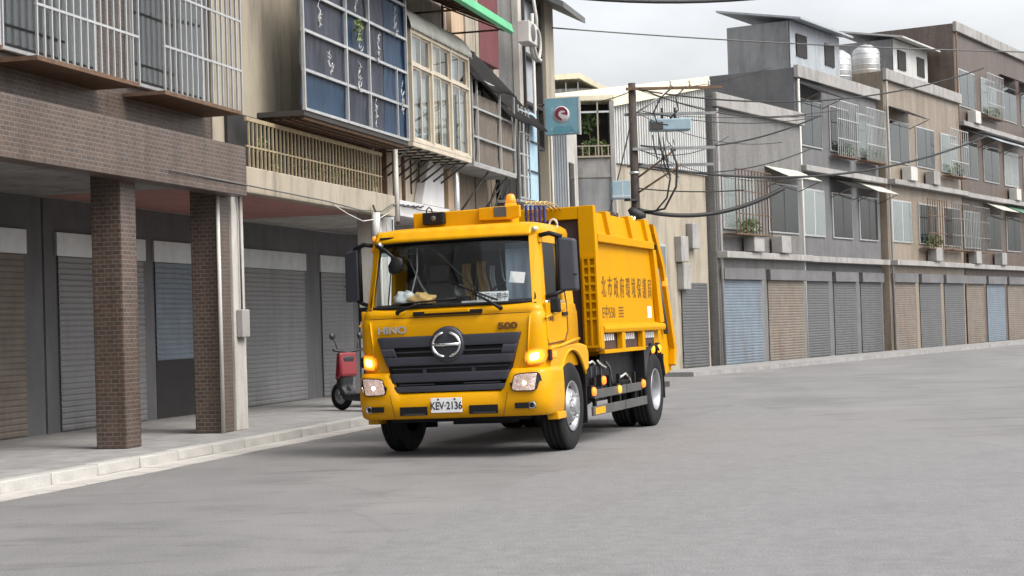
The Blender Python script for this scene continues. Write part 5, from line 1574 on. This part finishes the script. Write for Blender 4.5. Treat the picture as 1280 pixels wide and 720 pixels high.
# ------------------------------------------------------------------ scooter parked in front of the arcade
M_scr = mat('dark red scooter paint', (0.20, 0.012, 0.02), 0.3, var=0.08, coat=.5)
M_scb = mat('black scooter plastic', (0.02, 0.02, 0.022), 0.45, var=0.2)
def scooter(loc, rz, paint, label):
    sc_ = empty('scooter', loc, rz, label, 'scooter', 'parked scooters')
    for x in (-.62, .62):
        wh = MB().lathe([(.15, -.04), (.2, -.055), (.235, -.04), (.25, 0), (.235, .04), (.2, .055), (.15, .04)], (x, 0, .25), 'y', 28).build('wheel', M_rub, sc_)
        MB().lathe([(.15, -.03), (.05, -.02), (.04, -.05), (0, -.05)], (x, 0, .25), 'y', 18).lathe([(.15, .03), (.05, .02), (.04, .05), (0, .05)], (x, 0, .25), 'y', 18).build('rim', M_rim, wh)
    MB().prism([(-.92, .62), (-.70, .78), (-.10, .72), (-.06, .32), (.34, .28), (.46, .40), (.40, .95), (.50, .98), (.62, .45), (.45, .18), (-.12, .16), (-.40, .36), (-.70, .50)], 'y', -.15, .15).build('body', M_scb, sc_, bevel=.05, seg=3)
    MB().prism([(-.86, .78), (-.84, .86), (-.40, .90), (-.05, .84), (-.04, .76)], 'y', -.14, .14).build('seat', M_seat, sc_, bevel=.04, seg=3)
    MB().prism([(.40, .60), (.58, .52), (.52, 1.0), (.42, 1.02)], 'y', -.2, .2).build('leg_shield', paint, sc_, bevel=.04, seg=3)
    MB().tube([(.42, -.34, 1.05), (.44, -.15, 1.03), (.46, 0, 1.0), (.44, .15, 1.03), (.42, .34, 1.05)], .025, 8).build('handlebar', M_scb, sc_)
    for s in (-1, 1):
        mi = MB().tube([(.44, s * .22, 1.05), (.46, s * .30, 1.25)], .01, 5).build('mirror_stalk', M_scb, sc_)
        MB().lathe([(0, -.02), (.06, -.015), (.065, .01), (0, .015)], (.46, s * .32, 1.29), 'x', 14).build('mirror_head', M_scb, mi)
        MB().tube([(.60, s * .07, .26), (.50, s * .07, .85)], .025, 7).build('fork_leg', M_chr, sc_)
    MB().box(-.93, -.86, -.10, .10, .62, .70).build('tail_lamp', paint, sc_, bevel=.015)
    MB().prism([(-.95, .30), (-.80, .56), (-.76, .55), (-.90, .28)], 'y', -.09, .09).build('rear_mudguard', M_scb, sc_)
    MB().tube([(-.25, -.18, .30), (-.45, -.19, .28), (-.85, -.19, .36)], [.03, .055, .05], 9).build('exhaust', M_chr, sc_)
    MB().tube([(-.05, .05, .2), (-.12, .2, .0)], .015, 6).build('stand', M_steel_dk, sc_)
    MB().lathe([(0, .07), (.07, .06), (.09, 0)], (.53, 0, .82), 'x', 16).build('headlamp', M_lens, sc_)
    return sc_
scooter(facw(27.75, .10, .12), FROT + R(62), M_scr, 'dark scooter with a red leg shield parked beside the truck')
